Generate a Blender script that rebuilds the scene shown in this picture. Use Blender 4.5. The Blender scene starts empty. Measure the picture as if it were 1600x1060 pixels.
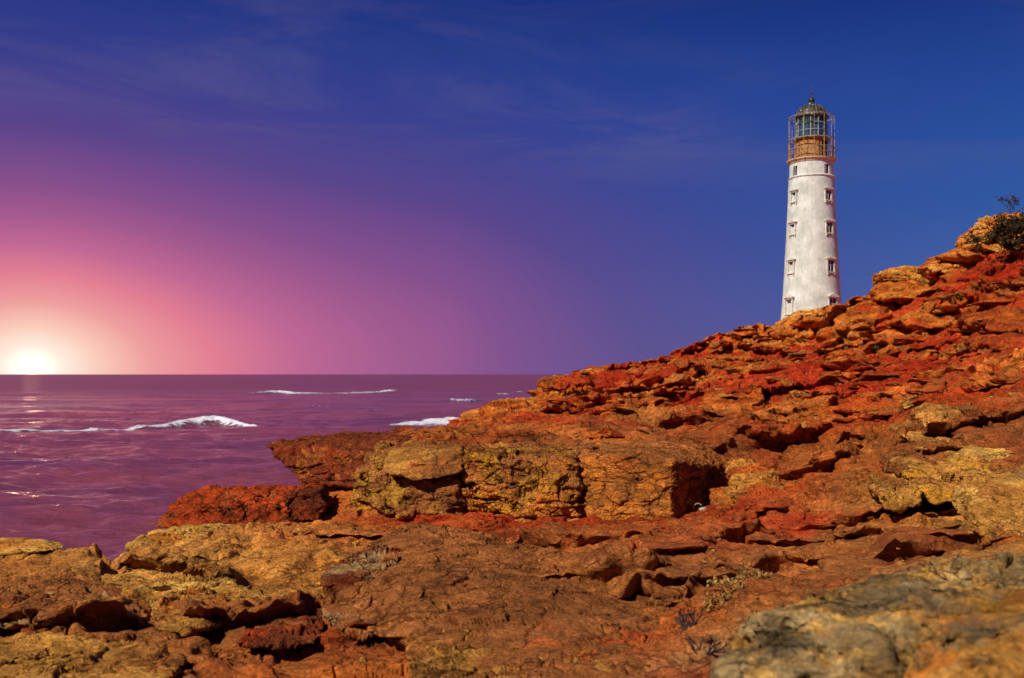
import bpy, bmesh, math, random
import numpy as np
from mathutils import Vector, Matrix

# ------------------------------------------------------------------ camera, sky, sun, exposure
SC = bpy.context.scene
COL = SC.collection
R = math.radians
FPX = 1556.0            # focal length in photo pixels (35 mm lens)
H = 8.0                 # eye height above the sea

cam_d = bpy.data.cameras.new("camera")
cam = bpy.data.objects.new("camera", cam_d); COL.objects.link(cam)
cam.location = (0, 0, H)
cam.rotation_euler = (R(90), 0, 0)
cam_d.sensor_width = 36.0
cam_d.lens = 36.0 * FPX / 1600.0
cam_d.shift_y = 55.0 / 1600.0
cam_d.clip_start = 0.1; cam_d.clip_end = 90000.0
cam_d.dof.use_dof = True
cam_d.dof.focus_distance = 13.0
cam_d.dof.aperture_fstop = 3.1
SC.camera = cam

SUN_AZ, SUN_EL = R(-46), R(41)     # left of straight-behind the camera, height
to_sun = Vector((math.sin(SUN_AZ) * math.cos(SUN_EL), -math.cos(SUN_AZ) * math.cos(SUN_EL), math.sin(SUN_EL)))
sun_d = bpy.data.lights.new("sun", 'SUN'); sun_d.energy = 5.0; sun_d.angle = R(0.5); sun_d.color = (1.0, 0.93, 0.8)
sun = bpy.data.objects.new("sun", sun_d); COL.objects.link(sun)
sun.rotation_euler = to_sun.to_track_quat('Z', 'Y').to_euler()

SC.view_settings.view_transform = 'Standard'; SC.view_settings.look = 'None'
SC.view_settings.exposure = 0.0; SC.view_settings.gamma = 1.0
SC.cycles.max_bounces = 5; SC.cycles.diffuse_bounces = 2; SC.cycles.glossy_bounces = 3; SC.cycles.transmission_bounces = 4
SC.cycles.use_adaptive_sampling = True

def lin(r, g, b, a=1.0):
    f = lambda c: (c / 255.0) / 12.92 if c / 255.0 <= 0.04045 else ((c / 255.0 + 0.055) / 1.055) ** 2.4
    return (f(r), f(g), f(b), a)

def nd(nt, t, **kw):
    n = nt.nodes.new(t)
    for k, v in kw.items(): setattr(n, k, v)
    return n
def mathn(nt, op, a, b=None, c=None, clamp=False):
    n = nt.nodes.new('ShaderNodeMath'); n.operation = op; n.use_clamp = clamp
    for i, x in enumerate((a, b, c)):
        if x is None: continue
        if isinstance(x, (int, float)): n.inputs[i].default_value = x
        else: nt.links.new(x, n.inputs[i])
    return n.outputs[0]
def mixc(nt, fac, a, b, mode='MIX'):
    n = nt.nodes.new('ShaderNodeMix'); n.data_type = 'RGBA'; n.blend_type = mode
    for s, x in ((n.inputs[0], fac), (n.inputs[6], a), (n.inputs[7], b)):
        if isinstance(x, (int, float)): s.default_value = x
        elif isinstance(x, tuple): s.default_value = x
        else: nt.links.new(x, s)
    return n.outputs[2]
def ramp(nt, fac, stops, interp='LINEAR'):
    n = nt.nodes.new('ShaderNodeValToRGB'); cr = n.color_ramp; cr.interpolation = interp
    while len(cr.elements) < len(stops): cr.elements.new(0.5)
    for e, (p, c) in zip(cr.elements, stops):
        e.position = p; e.color = c if isinstance(c, tuple) else (c, c, c, 1)
    nt.links.new(fac, n.inputs[0])
    return n.outputs[0]
def maprange(nt, v, a, b, c=0.0, d=1.0, smooth=False):
    n = nt.nodes.new('ShaderNodeMapRange'); n.interpolation_type = 'SMOOTHSTEP' if smooth else 'LINEAR'
    nt.links.new(v, n.inputs[0])
    for i, x in enumerate((a, b, c, d)): n.inputs[i + 1].default_value = x
    return n.outputs[0]
def noise(nt, vec, scale, detail=4, rough=0.55, dist=0.0):
    n = nt.nodes.new('ShaderNodeTexNoise'); n.inputs['Scale'].default_value = scale
    n.inputs['Detail'].default_value = detail; n.inputs['Roughness'].default_value = rough
    n.inputs['Distortion'].default_value = dist
    if vec is not None: nt.links.new(vec, n.inputs['Vector'])
    return n.outputs['Fac']
def mapping(nt, vec, scale=(1, 1, 1), rot=(0, 0, 0)):
    n = nt.nodes.new('ShaderNodeMapping'); n.inputs['Scale'].default_value = scale; n.inputs['Rotation'].default_value = rot
    nt.links.new(vec, n.inputs['Vector']); return n.outputs[0]

def build_world():
    w = bpy.data.worlds.new("World"); SC.world = w; w.use_nodes = True
    nt = w.node_tree; nt.nodes.clear()
    out = nd(nt, 'ShaderNodeOutputWorld'); bg = nd(nt, 'ShaderNodeBackground')
    nt.links.new(bg.outputs[0], out.inputs[0])
    tc = nd(nt, 'ShaderNodeTexCoord'); sep = nd(nt, 'ShaderNodeSeparateXYZ')
    nt.links.new(tc.outputs['Generated'], sep.inputs[0])
    x, y, z = sep.outputs
    az = mathn(nt, 'ARCTAN2', x, y)                     # azimuth from straight ahead
    el = mathn(nt, 'ARCSINE', z)
    # clear evening blue, darker towards the zenith
    elr = maprange(nt, el, 0.0, 1.5708)
    blue = ramp(nt, elr, [(0.0, lin(98, 98, 150)), (0.05, lin(72, 96, 158)), (0.10, lin(46, 88, 158)),
                          (0.16, lin(34, 68, 145)), (0.22, lin(22, 46, 120)), (0.30, lin(18, 38, 105)), (0.5, lin(15, 32, 90)), (1.0, lin(12, 26, 72))])
    sky = nd(nt, 'ShaderNodeTexSky'); sky.sky_type = 'NISHITA'; sky.sun_disc = False
    sky.sun_elevation = SUN_EL; sky.sun_rotation = math.atan2(to_sun.x, to_sun.y)
    nish = mixc(nt, 1.0, sky.outputs[0], (0.0010, 0.0025, 0.0050, 1), 'MULTIPLY')
    blue = mixc(nt, 1.0, blue, nish, 'ADD')
    # thin cirrus wisps
    comb = nd(nt, 'ShaderNodeCombineXYZ')
    nt.links.new(mathn(nt, 'ADD', az, mathn(nt, 'MULTIPLY', el, 1.2)), comb.inputs[0]); nt.links.new(mathn(nt, 'SUBTRACT', el, mathn(nt, 'MULTIPLY', az, 0.02)), comb.inputs[1])
    n1 = noise(nt, mapping(nt, comb.outputs[0], (3.2, 16, 1)), 1.0, 7, 0.66, 0.7)
    n2 = noise(nt, mapping(nt, comb.outputs[0], (1.6, 5.0, 1)), 1.0, 2, 0.5)
    cl = mathn(nt, 'MULTIPLY', maprange(nt, n1, 0.40, 0.72, 0, 1, True), maprange(nt, n2, 0.32, 0.56, 0, 1, True))
    cl = mathn(nt, 'MULTIPLY', cl, maprange(nt, el, 0.16, 0.24, 0, 1, True))
    cl = mathn(nt, 'MULTIPLY', cl, 0.46)
    # the low sun's aureole: wide along the horizon, shorter upwards
    dz0 = mathn(nt, 'MULTIPLY', mathn(nt, 'ABSOLUTE', mathn(nt, 'SUBTRACT', az, math.atan2(-750, FPX))), FPX)
    daz = mathn(nt, 'DIVIDE', dz0, maprange(nt, dz0, 0, 600, 1.35, 2.7))
    dele = mathn(nt, 'MULTIPLY', mathn(nt, 'SUBTRACT', el, 0.0075), FPX)
    d = mathn(nt, 'SQRT', mathn(nt, 'ADD', mathn(nt, 'POWER', daz, 2.0), mathn(nt, 'POWER', dele, 2.0)))
    def s(px): return px / 560.0
    dn = mathn(nt, 'DIVIDE', d, 560.0, clamp=True)
    glow = ramp(nt, dn, [(0, (110, 60, 32, 1)), (s(8), (40, 24, 14, 1)), (s(11), (1.3, 1.15, 1.0, 1)), (s(28), lin(255, 238, 222)), (s(56), lin(251, 203, 186)),
                         (s(92), lin(238, 158, 158)), (s(130), lin(226, 127, 147)), (s(172), lin(192, 104, 148)),
                         (s(213), lin(163, 90, 142)), (s(255), lin(136, 79, 140)), (s(335), lin(94, 66, 136)), (s(430), lin(68, 60, 138)), (1, lin(50, 60, 142))])
    wgt = maprange(nt, mathn(nt, 'ADD', d, maprange(nt, el, 0.0, 0.16, 120, 0)), 215, 720, 1.0, 0.0, True)
    c = mixc(nt, wgt, blue, glow)
    c = mixc(nt, cl, c, mixc(nt, 0.35, lin(116, 104, 140), c))
    nt.links.new(c, bg.inputs[0]); bg.inputs[1].default_value = 1.0
build_world()

# ------------------------------------------------------------------ numpy noise
rng = np.random.RandomState(7)
PERM = rng.permutation(256).astype(np.int32); PERM = np.concatenate([PERM, PERM, PERM])
VAL = rng.rand(256).astype(np.float32) * 2 - 1
G3 = rng.randn(256, 3).astype(np.float32); G3 /= np.linalg.norm(G3, axis=1)[:, None]
def _pn3(x, y, z):
    xi = np.floor(x); yi = np.floor(y); zi = np.floor(z)
    xf = (x - xi).astype(np.float32); yf = (y - yi).astype(np.float32); zf = (z - zi).astype(np.float32)
    xi = xi.astype(np.int32) & 255; yi = yi.astype(np.int32) & 255; zi = zi.astype(np.int32) & 255
    u = xf * xf * xf * (xf * (xf * 6 - 15) + 10); v = yf * yf * yf * (yf * (yf * 6 - 15) + 10); w = zf * zf * zf * (zf * (zf * 6 - 15) + 10)
    def g(i, j, k):
        h = PERM[PERM[PERM[xi + i] + yi + j] + zi + k]
        G = G3[h]
        return G[:, 0] * (xf - i) + G[:, 1] * (yf - j) + G[:, 2] * (zf - k)
    def l(a, b, t): return a + t * (b - a)
    return l(l(l(g(0, 0, 0), g(1, 0, 0), u), l(g(0, 1, 0), g(1, 1, 0), u), v),
             l(l(g(0, 0, 1), g(1, 0, 1), u), l(g(0, 1, 1), g(1, 1, 1), u), v), w) * 1.6
def pn3(x, y, z):
    n = len(x); out = np.empty(n, np.float32)
    for i in range(0, n, 400000):
        s = slice(i, i + 400000); out[s] = _pn3(x[s], y[s], z[s])
    return out
def pn2(x, y, seed=0.0):
    return pn3(x, y, np.full_like(x, seed * 7.31 + 0.37))
def fbm2(x, y, wl, octs, gain=0.5, seed=0, lod=None):
    """fractal noise, largest wavelength wl; octaves finer than about three mesh cells fade out"""
    a = 1.0; t = np.zeros(len(x), np.float32); q = wl
    for o in range(octs):
        n = pn2(x / q + 13.1 * o, y / q - 7.7 * o, seed + o)
        if lod is not None: n = n * np.clip(q / lod / 2.2 - 0.6, 0, 1)
        t += a * n; a *= gain; q *= 0.5
    return t
def fbm3(x, y, z, wl, octs, gain=0.5, seed=0, lod=None):
    a = 1.0; t = np.zeros(len(x), np.float32); q = wl
    for o in range(octs):
        n = pn3(x / q + 3.1 * o + seed, y / q - 7.7 * o, z / q + 1.9 * o - seed)
        if lod is not None: n = n * np.clip(q / lod / 2.2 - 0.6, 0, 1)
        t += a * n; a *= gain; q *= 0.5
    return t
def _h01(h): return VAL[h & 255]
def facets2(x, y, cell, seed=0, tilt=0.5):
    """broken blocks: each irregular cell has its own height and slant; returns (height -1..1, nearness of the joint, block id)"""
    xi = np.floor(x / cell).astype(np.int32); yi = np.floor(y / cell).astype(np.int32)
    px = (x / cell).astype(np.float32); py = (y / cell).astype(np.float32)
    best = np.full(len(x), 9.0, np.float32); sec = best.copy(); H0 = np.zeros(len(x), np.float32); ID = np.zeros(len(x), np.int32)
    for i in (-1, 0, 1):
        for j in (-1, 0, 1):
            h = PERM[(PERM[(xi + i + seed * 17) & 255] + yi + j) & 255]
            h2 = PERM[h + 37]; h3 = PERM[h + 91]; h4 = PERM[h + 143]; h5 = PERM[h + 201]
            ox = xi + i + 0.5 + 0.45 * _h01(h2); oy = yi + j + 0.5 + 0.45 * _h01(h3)
            ddx = (px - ox).astype(np.float32); ddy = (py - oy).astype(np.float32)
            d = ddx * ddx + ddy * ddy
            hh = _h01(h) + tilt * 2 * (_h01(h4) * ddx + _h01(h5) * ddy)
            m = d < best
            sec = np.where(m, best, np.minimum(sec, d)); H0 = np.where(m, hh, H0); ID = np.where(m, h, ID); best = np.where(m, d, best)
    return H0.astype(np.float32), np.sqrt(sec) - np.sqrt(best), ID
def facets3(x, y, z, cell, seed=0, tilt=0.5):
    px, py, pz = (x / cell).astype(np.float32), (y / cell).astype(np.float32), (z / cell).astype(np.float32)
    xi, yi, zi = (np.floor(a).astype(np.int32) for a in (px, py, pz))
    best = np.full(len(x), 9.0, np.float32); sec = best.copy(); H0 = np.zeros(len(x), np.float32)
    for i in (-1, 0, 1):
        for j in (-1, 0, 1):
            for k in (-1, 0, 1):
                h = PERM[(PERM[(PERM[(xi + i + seed * 17) & 255] + yi + j) & 255] + zi + k) & 255]
                a, b, c = _h01(PERM[h + 37]), _h01(PERM[h + 91]), _h01(PERM[h + 143])
                dx, dy, dz = px - (xi + i + 0.5 + 0.45 * a), py - (yi + j + 0.5 + 0.45 * b), pz - (zi + k + 0.5 + 0.45 * c)
                d = (dx * dx + dy * dy + dz * dz).astype(np.float32)
                hh = _h01(h) + tilt * 2 * (_h01(PERM[h + 11]) * dx + _h01(PERM[h + 57]) * dy + _h01(PERM[h + 171]) * dz)
                m = d < best
                sec = np.where(m, best, np.minimum(sec, d)); H0 = np.where(m, hh, H0); best = np.where(m, d, best)
    return H0.astype(np.float32), np.sqrt(sec) - np.sqrt(best)
def sstep(a, b, x):
    t = np.clip((x - a) / (b - a), 0, 1); return t * t * (3 - 2 * t)

def W(u, v, Y):
    """a spot seen at photo pixel (u, v), Y metres ahead, as a point of the place"""
    return Vector(((u - 800.0) / FPX * Y, Y, H + (585.0 - v) / FPX * Y))

# ------------------------------------------------------------------ object helpers
def mesh_obj(name, verts, faces, mat=None, parent=None, smooth=True, quads=None):
    me = bpy.data.meshes.new(name)
    verts = np.asarray(verts, np.float32)
    if quads is None: me.from_pydata(verts.tolist(), [], faces)
    else:
        q = np.asarray(faces, np.int32); k = q.shape[1]
        me.vertices.add(len(verts)); me.vertices.foreach_set('co', verts.ravel())
        me.loops.add(q.size); me.loops.foreach_set('vertex_index', q.ravel())
        me.polygons.add(len(q)); me.polygons.foreach_set('loop_start', np.arange(0, q.size, k, dtype=np.int32))
        me.polygons.foreach_set('loop_total', np.full(len(q), k, np.int32))
        me.update(calc_edges=True)
    if smooth: me.polygons.foreach_set('use_smooth', np.ones(len(me.polygons), bool))
    if mat: me.materials.append(mat)
    o = bpy.data.objects.new(name, me); COL.objects.link(o)
    if parent: o.parent = parent
    return o
def bm_obj(name, bm, mat=None, parent=None, smooth=False):
    me = bpy.data.meshes.new(name); bmesh.ops.recalc_face_normals(bm, faces=bm.faces); bm.to_mesh(me); bm.free()
    if smooth:
        for p in me.polygons: p.use_smooth = True
    if mat: me.materials.append(mat)
    o = bpy.data.objects.new(name, me); COL.objects.link(o)
    if parent: o.parent = parent
    return o
def empty(name, loc, rz=0):
    o = bpy.data.objects.new(name, None); COL.objects.link(o); o.location = loc; o.rotation_euler = (0, 0, rz); o.empty_display_size = 0.3
    return o
def tag(o, label, cat, group=None, kind='thing'):
    if label: o['label'] = label
    if cat: o['category'] = cat
    if group: o['group'] = group
    if kind: o['kind'] = kind
    return o
def add_attr(o, name, arr):
    a = o.data.attributes.new(name, 'FLOAT', 'POINT'); a.data.foreach_set('value', np.asarray(arr, np.float32))
def add_col(o, name, arr):
    a = o.data.attributes.new(name, 'FLOAT_COLOR', 'POINT')
    c = np.ones((len(arr), 4), np.float32); c[:, :3] = arr; a.data.foreach_set('color', c.ravel())
def box(bm, cx, cy, cz, sx, sy, sz, M=None):
    r = bmesh.ops.create_cube(bm, size=1.0)
    m = Matrix.Translation((cx, cy, cz)) @ Matrix.Diagonal((sx, sy, sz, 1))
    if M is not None: m = M @ m
    bmesh.ops.transform(bm, matrix=m, verts=r['verts'])
def tube(bm, a, b, r, r2=None, seg=8):
    a = Vector(a); b = Vector(b); d = b - a
    q = bmesh.ops.create_cone(bm, cap_ends=True, segments=seg, radius1=r, radius2=r if r2 is None else r2, depth=d.length)
    m = Matrix.Translation((a + b) / 2) @ d.to_track_quat('Z', 'Y').to_matrix().to_4x4()
    bmesh.ops.transform(bm, matrix=m, verts=q['verts'])
def lathe(prof, seg=64, cap=True):
    vs = []; fs = []
    for r, z in prof:
        for i in range(seg):
            a = 2 * math.pi * i / seg; vs.append((r * math.cos(a), r * math.sin(a), z))
    n = len(prof)
    for j in range(n - 1):
        for i in range(seg):
            k = (i + 1) % seg; fs.append((j * seg + i, j * seg + k, (j + 1) * seg + k, (j + 1) * seg + i))
    if cap:
        fs.append(tuple(range(seg))[::-1]); fs.append(tuple((n - 1) * seg + i for i in range(seg)))
    return vs, fs
def ring(bm, r, z, w, seg=48):
    """a round hoop of square section"""
    vs = []
    for i in range(seg):
        a = 2 * math.pi * i / seg
        for rr, zz in ((r - w, z - w), (r + w, z - w), (r + w, z + w), (r - w, z + w)):
            vs.append(bm.verts.new((rr * math.cos(a), rr * math.sin(a), zz)))
    for i in range(seg):
        k = (i + 1) % seg
        for q in range(4):
            p = (q + 1) % 4
            bm.faces.new((vs[i * 4 + q], vs[k * 4 + q], vs[k * 4 + p], vs[i * 4 + p]))

# ------------------------------------------------------------------ materials
def new_mat(name):
    m = bpy.data.materials.new(name); m.use_nodes = True
    nt = m.node_tree; b = nt.nodes['Principled BSDF']
    return m, nt, b
def bump(nt, b, height, dist, strength=1.0, prev=None):
    n = nt.nodes.new('ShaderNodeBump'); n.inputs['Distance'].default_value = dist; n.inputs['Strength'].default_value = strength
    nt.links.new(height, n.inputs['Height'])
    if prev is not None: nt.links.new(prev, n.inputs['Normal'])
    if b is not None: nt.links.new(n.outputs[0], b.inputs['Normal'])
    return n.outputs[0]

def rock_material(name, bed=(0, 0, 0), accent=None, acc_lo=0.58, acc_hi=0.68, fine=1.0):
    """natural rock: the vertex colour gives the pigment of the bed, the nodes its grain, speckle, crusts and cracks"""
    m, nt, b = new_mat(name)
    geo = nd(nt, 'ShaderNodeNewGeometry'); P = geo.outputs['Position']
    at = nd(nt, 'ShaderNodeAttribute'); at.attribute_name = 'pigment'
    c = at.outputs['Color']
    Pb = mapping(nt, P, (1, 1, 2.4), bed)
    g1 = noise(nt, Pb, 1.7, 8, 0.68, 0.3)
    g2 = noise(nt, P, 9.0, 8, 0.72)
    g3 = noise(nt, P, 46.0, 5, 0.75)
    g4 = noise(nt, Pb, 5.5, 6, 0.6, 0.6)
    v = mathn(nt, 'MULTIPLY', maprange(nt, g1, 0.32, 0.68, 0.55, 1.45), maprange(nt, g2, 0.32, 0.68, 0.66, 1.34))
    v = mathn(nt, 'MULTIPLY', v, maprange(nt, g3, 0.34, 0.66, 0.6, 1.4))
    vc = nd(nt, 'ShaderNodeCombineXYZ')
    for i in range(3): nt.links.new(v, vc.inputs[i])
    c = mixc(nt, 1.0, c, vc.outputs[0], 'MULTIPLY')
    # pale and ochre crust, dark stain
    c = mixc(nt, mathn(nt, 'MULTIPLY', maprange(nt, g2, 0.60, 0.70), 0.40), c, lin(214, 150, 64))
    c = mixc(nt, mathn(nt, 'MULTIPLY', maprange(nt, g4, 0.60, 0.72), 0.35), c, lin(84, 44, 20))
    c = mixc(nt, mathn(nt, 'MULTIPLY', maprange(nt, g3, 0.68, 0.74), 0.45), c, lin(226, 172, 96))
    if accent:
        g5 = noise(nt, P, 3.1, 7, 0.7, 0.4)
        c = mixc(nt, maprange(nt, g5, acc_lo, acc_hi), c, lin(*accent))
    # joints and hairline fractures, filled with dark dirt
    wv = nd(nt, 'ShaderNodeVectorMath', operation='ADD'); nt.links.new(Pb, wv.inputs[0])
    nz = nt.nodes.new('ShaderNodeTexNoise'); nz.inputs['Scale'].default_value = 2.6; nz.inputs['Detail'].default_value = 6; nt.links.new(P, nz.inputs['Vector'])
    sc_ = nd(nt, 'ShaderNodeVectorMath', operation='SCALE'); nt.links.new(nz.outputs['Color'], sc_.inputs[0]); sc_.inputs['Scale'].default_value = 0.75
    nt.links.new(sc_.outputs[0], wv.inputs[1])
    cr = []
    for sc1, wd, lo_, hi_ in ((1.5, 0.035, 0.48, 0.56), (4.6, 0.05, 0.47, 0.58)):
        ve = nt.nodes.new('ShaderNodeTexVoronoi'); ve.feature = 'DISTANCE_TO_EDGE'; ve.inputs['Scale'].default_value = sc1; nt.links.new(wv.outputs[0], ve.inputs['Vector'])
        k1 = mathn(nt, 'SUBTRACT', 1.0, maprange(nt, ve.outputs['Distance'], 0.0, wd, 0, 1, True))
        cr.append(mathn(nt, 'MULTIPLY', k1, maprange(nt, noise(nt, P, sc1 * 0.6, 3, 0.5), lo_, hi_)))
    crk = mathn(nt, 'MAXIMUM', cr[0], cr[1])
    c = mixc(nt, mathn(nt, 'MULTIPLY', crk, 0.6), c, lin(70, 34, 16))
    nt.links.new(c, b.inputs['Base Color'])
    b.inputs['Roughness'].default_value = 0.9
    b.inputs['Specular IOR Level'].default_value = 0.12
    h1 = bump(nt, None, noise(nt, Pb, 5.0, 10, 0.66, 0.12), 0.10 * fine)
    vor = nt.nodes.new('ShaderNodeTexVoronoi'); vor.feature = 'F1'; vor.inputs['Scale'].default_value = 26
    nt.links.new(Pb, vor.inputs['Vector'])
    h1 = bump(nt, None, mathn(nt, 'SUBTRACT', 1.0, crk), 0.035, prev=h1)
    h2 = bump(nt, None, vor.outputs['Distance'], 0.022 * fine, prev=h1)
    bump(nt, b, noise(nt, P, 30.0, 8, 0.72), 0.03 * fine, prev=h2)
    return m

# pigments of the beds (linear)
PIG = {
    'o': lin(200, 96, 32), 'O': lin(220, 130, 50), 'r': lin(184, 70, 26), 'R': lin(188, 44, 20), 't': lin(214, 148, 66), 'T': lin(232, 176, 86),
    'b': lin(168, 100, 50), 'B': lin(164, 92, 44), 'y': lin(228, 156, 44), 'g': lin(180, 148, 98), 'd': lin(132, 60, 30), 'q': lin(182, 112, 52),
}
PIG = {k: np.array(v[:3]) for k, v in PIG.items()}

# ------------------------------------------------------------------ the headland: surveyed spots, then beds and ledges
# (u, v, distance, pigment): spots on the ground read off the view
CP = [
 (0,1060,5.5,'g'),(250,1060,5.5,'b'),(500,1060,5.3,'o'),(800,1060,5.0,'B'),(1100,1060,4.4,'r'),(1400,1060,3.1,'g'),(1600,1060,2.9,'g'),
 (-200,1060,5.7,'t'),(-400,1000,7.5,'t'),(0,985,6.9,'d'),(120,985,6.9,'d'),(0,955,7.4,'b'),(150,950,7.6,'t'),(0,904,10.0,'t'),(100,898,10.5,'T'),(190,886,11.0,'T'),(0,925,8.8,'b'),(110,918,9.2,'b'),(0,912,10.7,'t'),(110,902,11.1,'t'),(-150,915,10.6,'t'),(-200,905,10.0,'T'),
 (300,922,9.8,'t'),(280,850,12.2,'T'),(400,940,8.3,'t'),(460,908,9.7,'t'),(330,1000,6.7,'b'),(440,1010,6.4,'r'),
 (440,842,12.9,'t'),(560,822,12.8,'R'),(600,818,12.9,'R'),(700,822,12.6,'R'),(800,824,12.6,'R'),(900,826,12.4,'r'),(1000,828,12.3,'r'),(1090,822,12.5,'r'),(1200,812,11.2,'R'),(1250,835,9.8,'R'),
 (560,928,8.7,'t'),(520,1000,6.6,'d'),(700,915,9.0,'b'),(850,872,9.8,'o'),(950,850,10.0,'o'),(1050,860,9.4,'b'),
 (850,995,6.7,'q'),(1000,900,8.0,'b'),(1100,930,7.0,'o'),(1100,870,8.6,'b'),(1000,1000,5.8,'r'),
 (640,690,15.6,'o'),(740,690,15.4,'d'),(860,690,15.6,'b'),(1000,684,15.6,'b'),(1100,690,15.0,'d'),(600,684,17.5,'r'),(700,678,19.0,'r'),(745,668,20.5,'o'),
 (835,626,25.0,'o'),(842,594,30.5,'O'),(870,668,19.0,'r'),(960,640,22.0,'o'),(900,652,20.6,'r'),(1000,660,18.2,'b'),
 (900,583,32.0,'O'),(950,575,33.5,'O'),(1000,566,35.0,'o'),(1050,558,36.5,'r'),(1090,540,38.5,'o'),(1130,519,41.0,'o'),(1180,510,43.0,'O'),(1220,502,44.5,'O'),(1260,496,45.0,'O'),(1310,486,44.5,'O'),(1345,480,43.5,'o'),(1366,474,42.0,'o'),
 (1378,424,37.5,'O'),(1430,416,37.0,'O'),(1490,392,36.0,'O'),(1525,362,35.0,'O'),(1560,338,33.0,'O'),(1600,330,32.0,'o'),(1720,300,31.0,'O'),(1900,260,30.0,'O'),
 (1400,470,36.5,'o'),(1480,450,33.0,'o'),(1560,430,29.0,'o'),(1600,405,28.0,'o'),
 (1000,605,28.0,'o'),(1100,580,31.0,'o'),(1200,545,34.0,'o'),(1280,520,36.0,'r'),
 (1080,640,21.5,'r'),(1170,625,22.5,'o'),(1250,600,24.0,'r'),(1350,545,29.0,'r'),(1350,600,22.0,'r'),(1450,520,27.5,'r'),(1450,580,21.5,'R'),(1550,510,25.0,'r'),(1600,480,25.0,'r'),(1600,560,19.5,'r'),
 (1500,600,18.8,'R'),(1600,620,16.0,'r'),(1400,640,17.8,'r'),(1300,660,17.0,'o'),(1200,690,15.0,'o'),(1185,742,14.4,'d'),(1150,812,12.7,'r'),(1100,820,13.2,'r'),(1125,812,14.0,'d'),(1300,720,13.6,'o'),(1420,690,14.0,'b'),(1520,690,12.5,'b'),(1600,690,11.4,'b'),
 (1260,770,11.9,'o'),(1330,790,10.8,'q'),(1400,792,10.4,'t'),(1500,794,9.9,'t'),(1600,806,9.2,'t'),(1480,840,8.0,'b'),(1600,860,6.8,'t'),
 (1260,860,8.9,'b'),(1360,870,7.6,'b'),(1200,920,7.2,'b'),(1200,1000,5.3,'g'),(1350,940,5.4,'g'),(1500,920,5.2,'g'),
 (1800,700,9.0,'b'),(1800,560,15.0,'r'),(1800,430,22.0,'o'),(2100,600,10.0,'b'),(2100,400,20.0,'o'),(1800,900,4.5,'t'),(2100,900,3.5,'t'),
]
# spots hidden behind the crests and over the edge: (x, y, z, pigment)
XP = []
for u, Y, z in [(-400,14,-1),(-200,13,1),(0,12.2,3.6),(0,15,-1),(150,13,3.6),(150,16,-1),(235,15.5,3.5),(235,19,-1.2),(330,17.5,3.5),(330,21,-1.5),(420,19,4),(420,23,-1.5),
                (500,21,4),(500,26,-1.5),(600,21.5,5),(600,27,-1),(700,23.5,5),(700,30,-1),(760,27,5),(760,34,-1),(800,31,5),(800,39,-1),(820,36,5.5),(820,46,-1),(870,38,6.5),(870,50,0),(950,42,7),(950,60,1),
                (1050,45,7.8),(1130,49,8.8),(1220,53,9.6),(1300,54,10),(1368,50,10.6),(1450,46,11.4),(1525,42,12.3),(1600,38,13),(1750,37,13),
                (1050,70,4),(1050,100,-1),(1150,75,8.2),(1150,110,5),(1150,150,0),(1268,80,10.5),(1268,120,12),(1268,165,12.6),(1268,220,12),(1400,80,11.5),(1400,160,13),(1600,80,13),(1600,160,13),(1900,60,13),(1900,160,13),
                (900,80,-2),(900,120,-3),(700,60,-4),(700,200,-5),(400,60,-5),(0,40,-5),(0,200,-5),(950,200,-3),(1100,230,-2),(1220,250,6)]:
    XP.append(((u - 800) / FPX * Y, Y, z, 'o'))
for x, y, z, c in [(0,1.5,6.3,'b'),(-2,2.5,6.25,'b'),(2,1.5,6.75,'g'),(0,3,6.35,'b'),(-1.5,4,6.3,'b'),(1.2,3.2,6.6,'g'),(3,1.5,7.0,'g'),(-4,3,6.1,'t'),(-6,5,6.0,'t'),(-8,6,5,'t'),(-12,8,-1,'t'),(0,0.8,6.3,'b'),(-1,0.8,6.25,'b'),(1,.8,6.5,'g')]:
    XP.append((x, y, z, c))
pts = [(*W(u, v, Y), c) for u, v, Y, c in CP] + XP
cx = np.array([p[0] / p[1] for p in pts]); cy = np.array([math.log(p[1]) for p in pts]); cz = np.array([p[2] for p in pts])
cc = np.array([PIG[p[3]] for p in pts])
def kern(d): return d
Dm = np.sqrt((cx[:, None] - cx[None]) ** 2 + (cy[:, None] - cy[None]) ** 2)
n_ = len(pts)
A = np.zeros((n_ + 3, n_ + 3)); A[:n_, :n_] = kern(Dm) - 0.004 * np.eye(n_); A[:n_, n_] = 1; A[:n_, n_ + 1] = cx; A[:n_, n_ + 2] = cy; A[n_:, :n_] = A[:n_, n_:].T
rhs = np.zeros((n_ + 3, 1)); rhs[:n_, 0] = cz
SOL = np.linalg.solve(A, rhs)[:, 0].astype(np.float32)
def base_height(x, y, colour=False):
    a = (x / y).astype(np.float32); b = np.log(y).astype(np.float32)
    h = np.empty(len(x), np.float32); C = np.empty((len(x), 3), np.float32) if colour else None
    if colour:
        wa = fbm2(x, y, 2.2, 5, 0.62, 111) * 0.045; wb = fbm2(x, y, 2.2, 5, 0.62, 117) * 0.11
        d2c = lambda s: (a[s, None] + wa[s, None] - cx[None].astype(np.float32)) ** 2 + (b[s, None] + wb[s, None] - cy[None].astype(np.float32)) ** 2
    for i in range(0, len(x), 100000):
        s = slice(i, i + 100000)
        d2 = (a[s, None] - cx[None].astype(np.float32)) ** 2 + (b[s, None] - cy[None].astype(np.float32)) ** 2
        h[s] = np.sqrt(d2 + 1e-6) @ SOL[:n_] + SOL[n_] + SOL[n_ + 1] * a[s] + SOL[n_ + 2] * b[s]
        if colour:
            w = 1.0 / (d2c(s) + 0.0016) ** 1.4; w /= w.sum(1)[:, None]; C[s] = w @ cc.astype(np.float32)
    return (h, C) if colour else h

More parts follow.
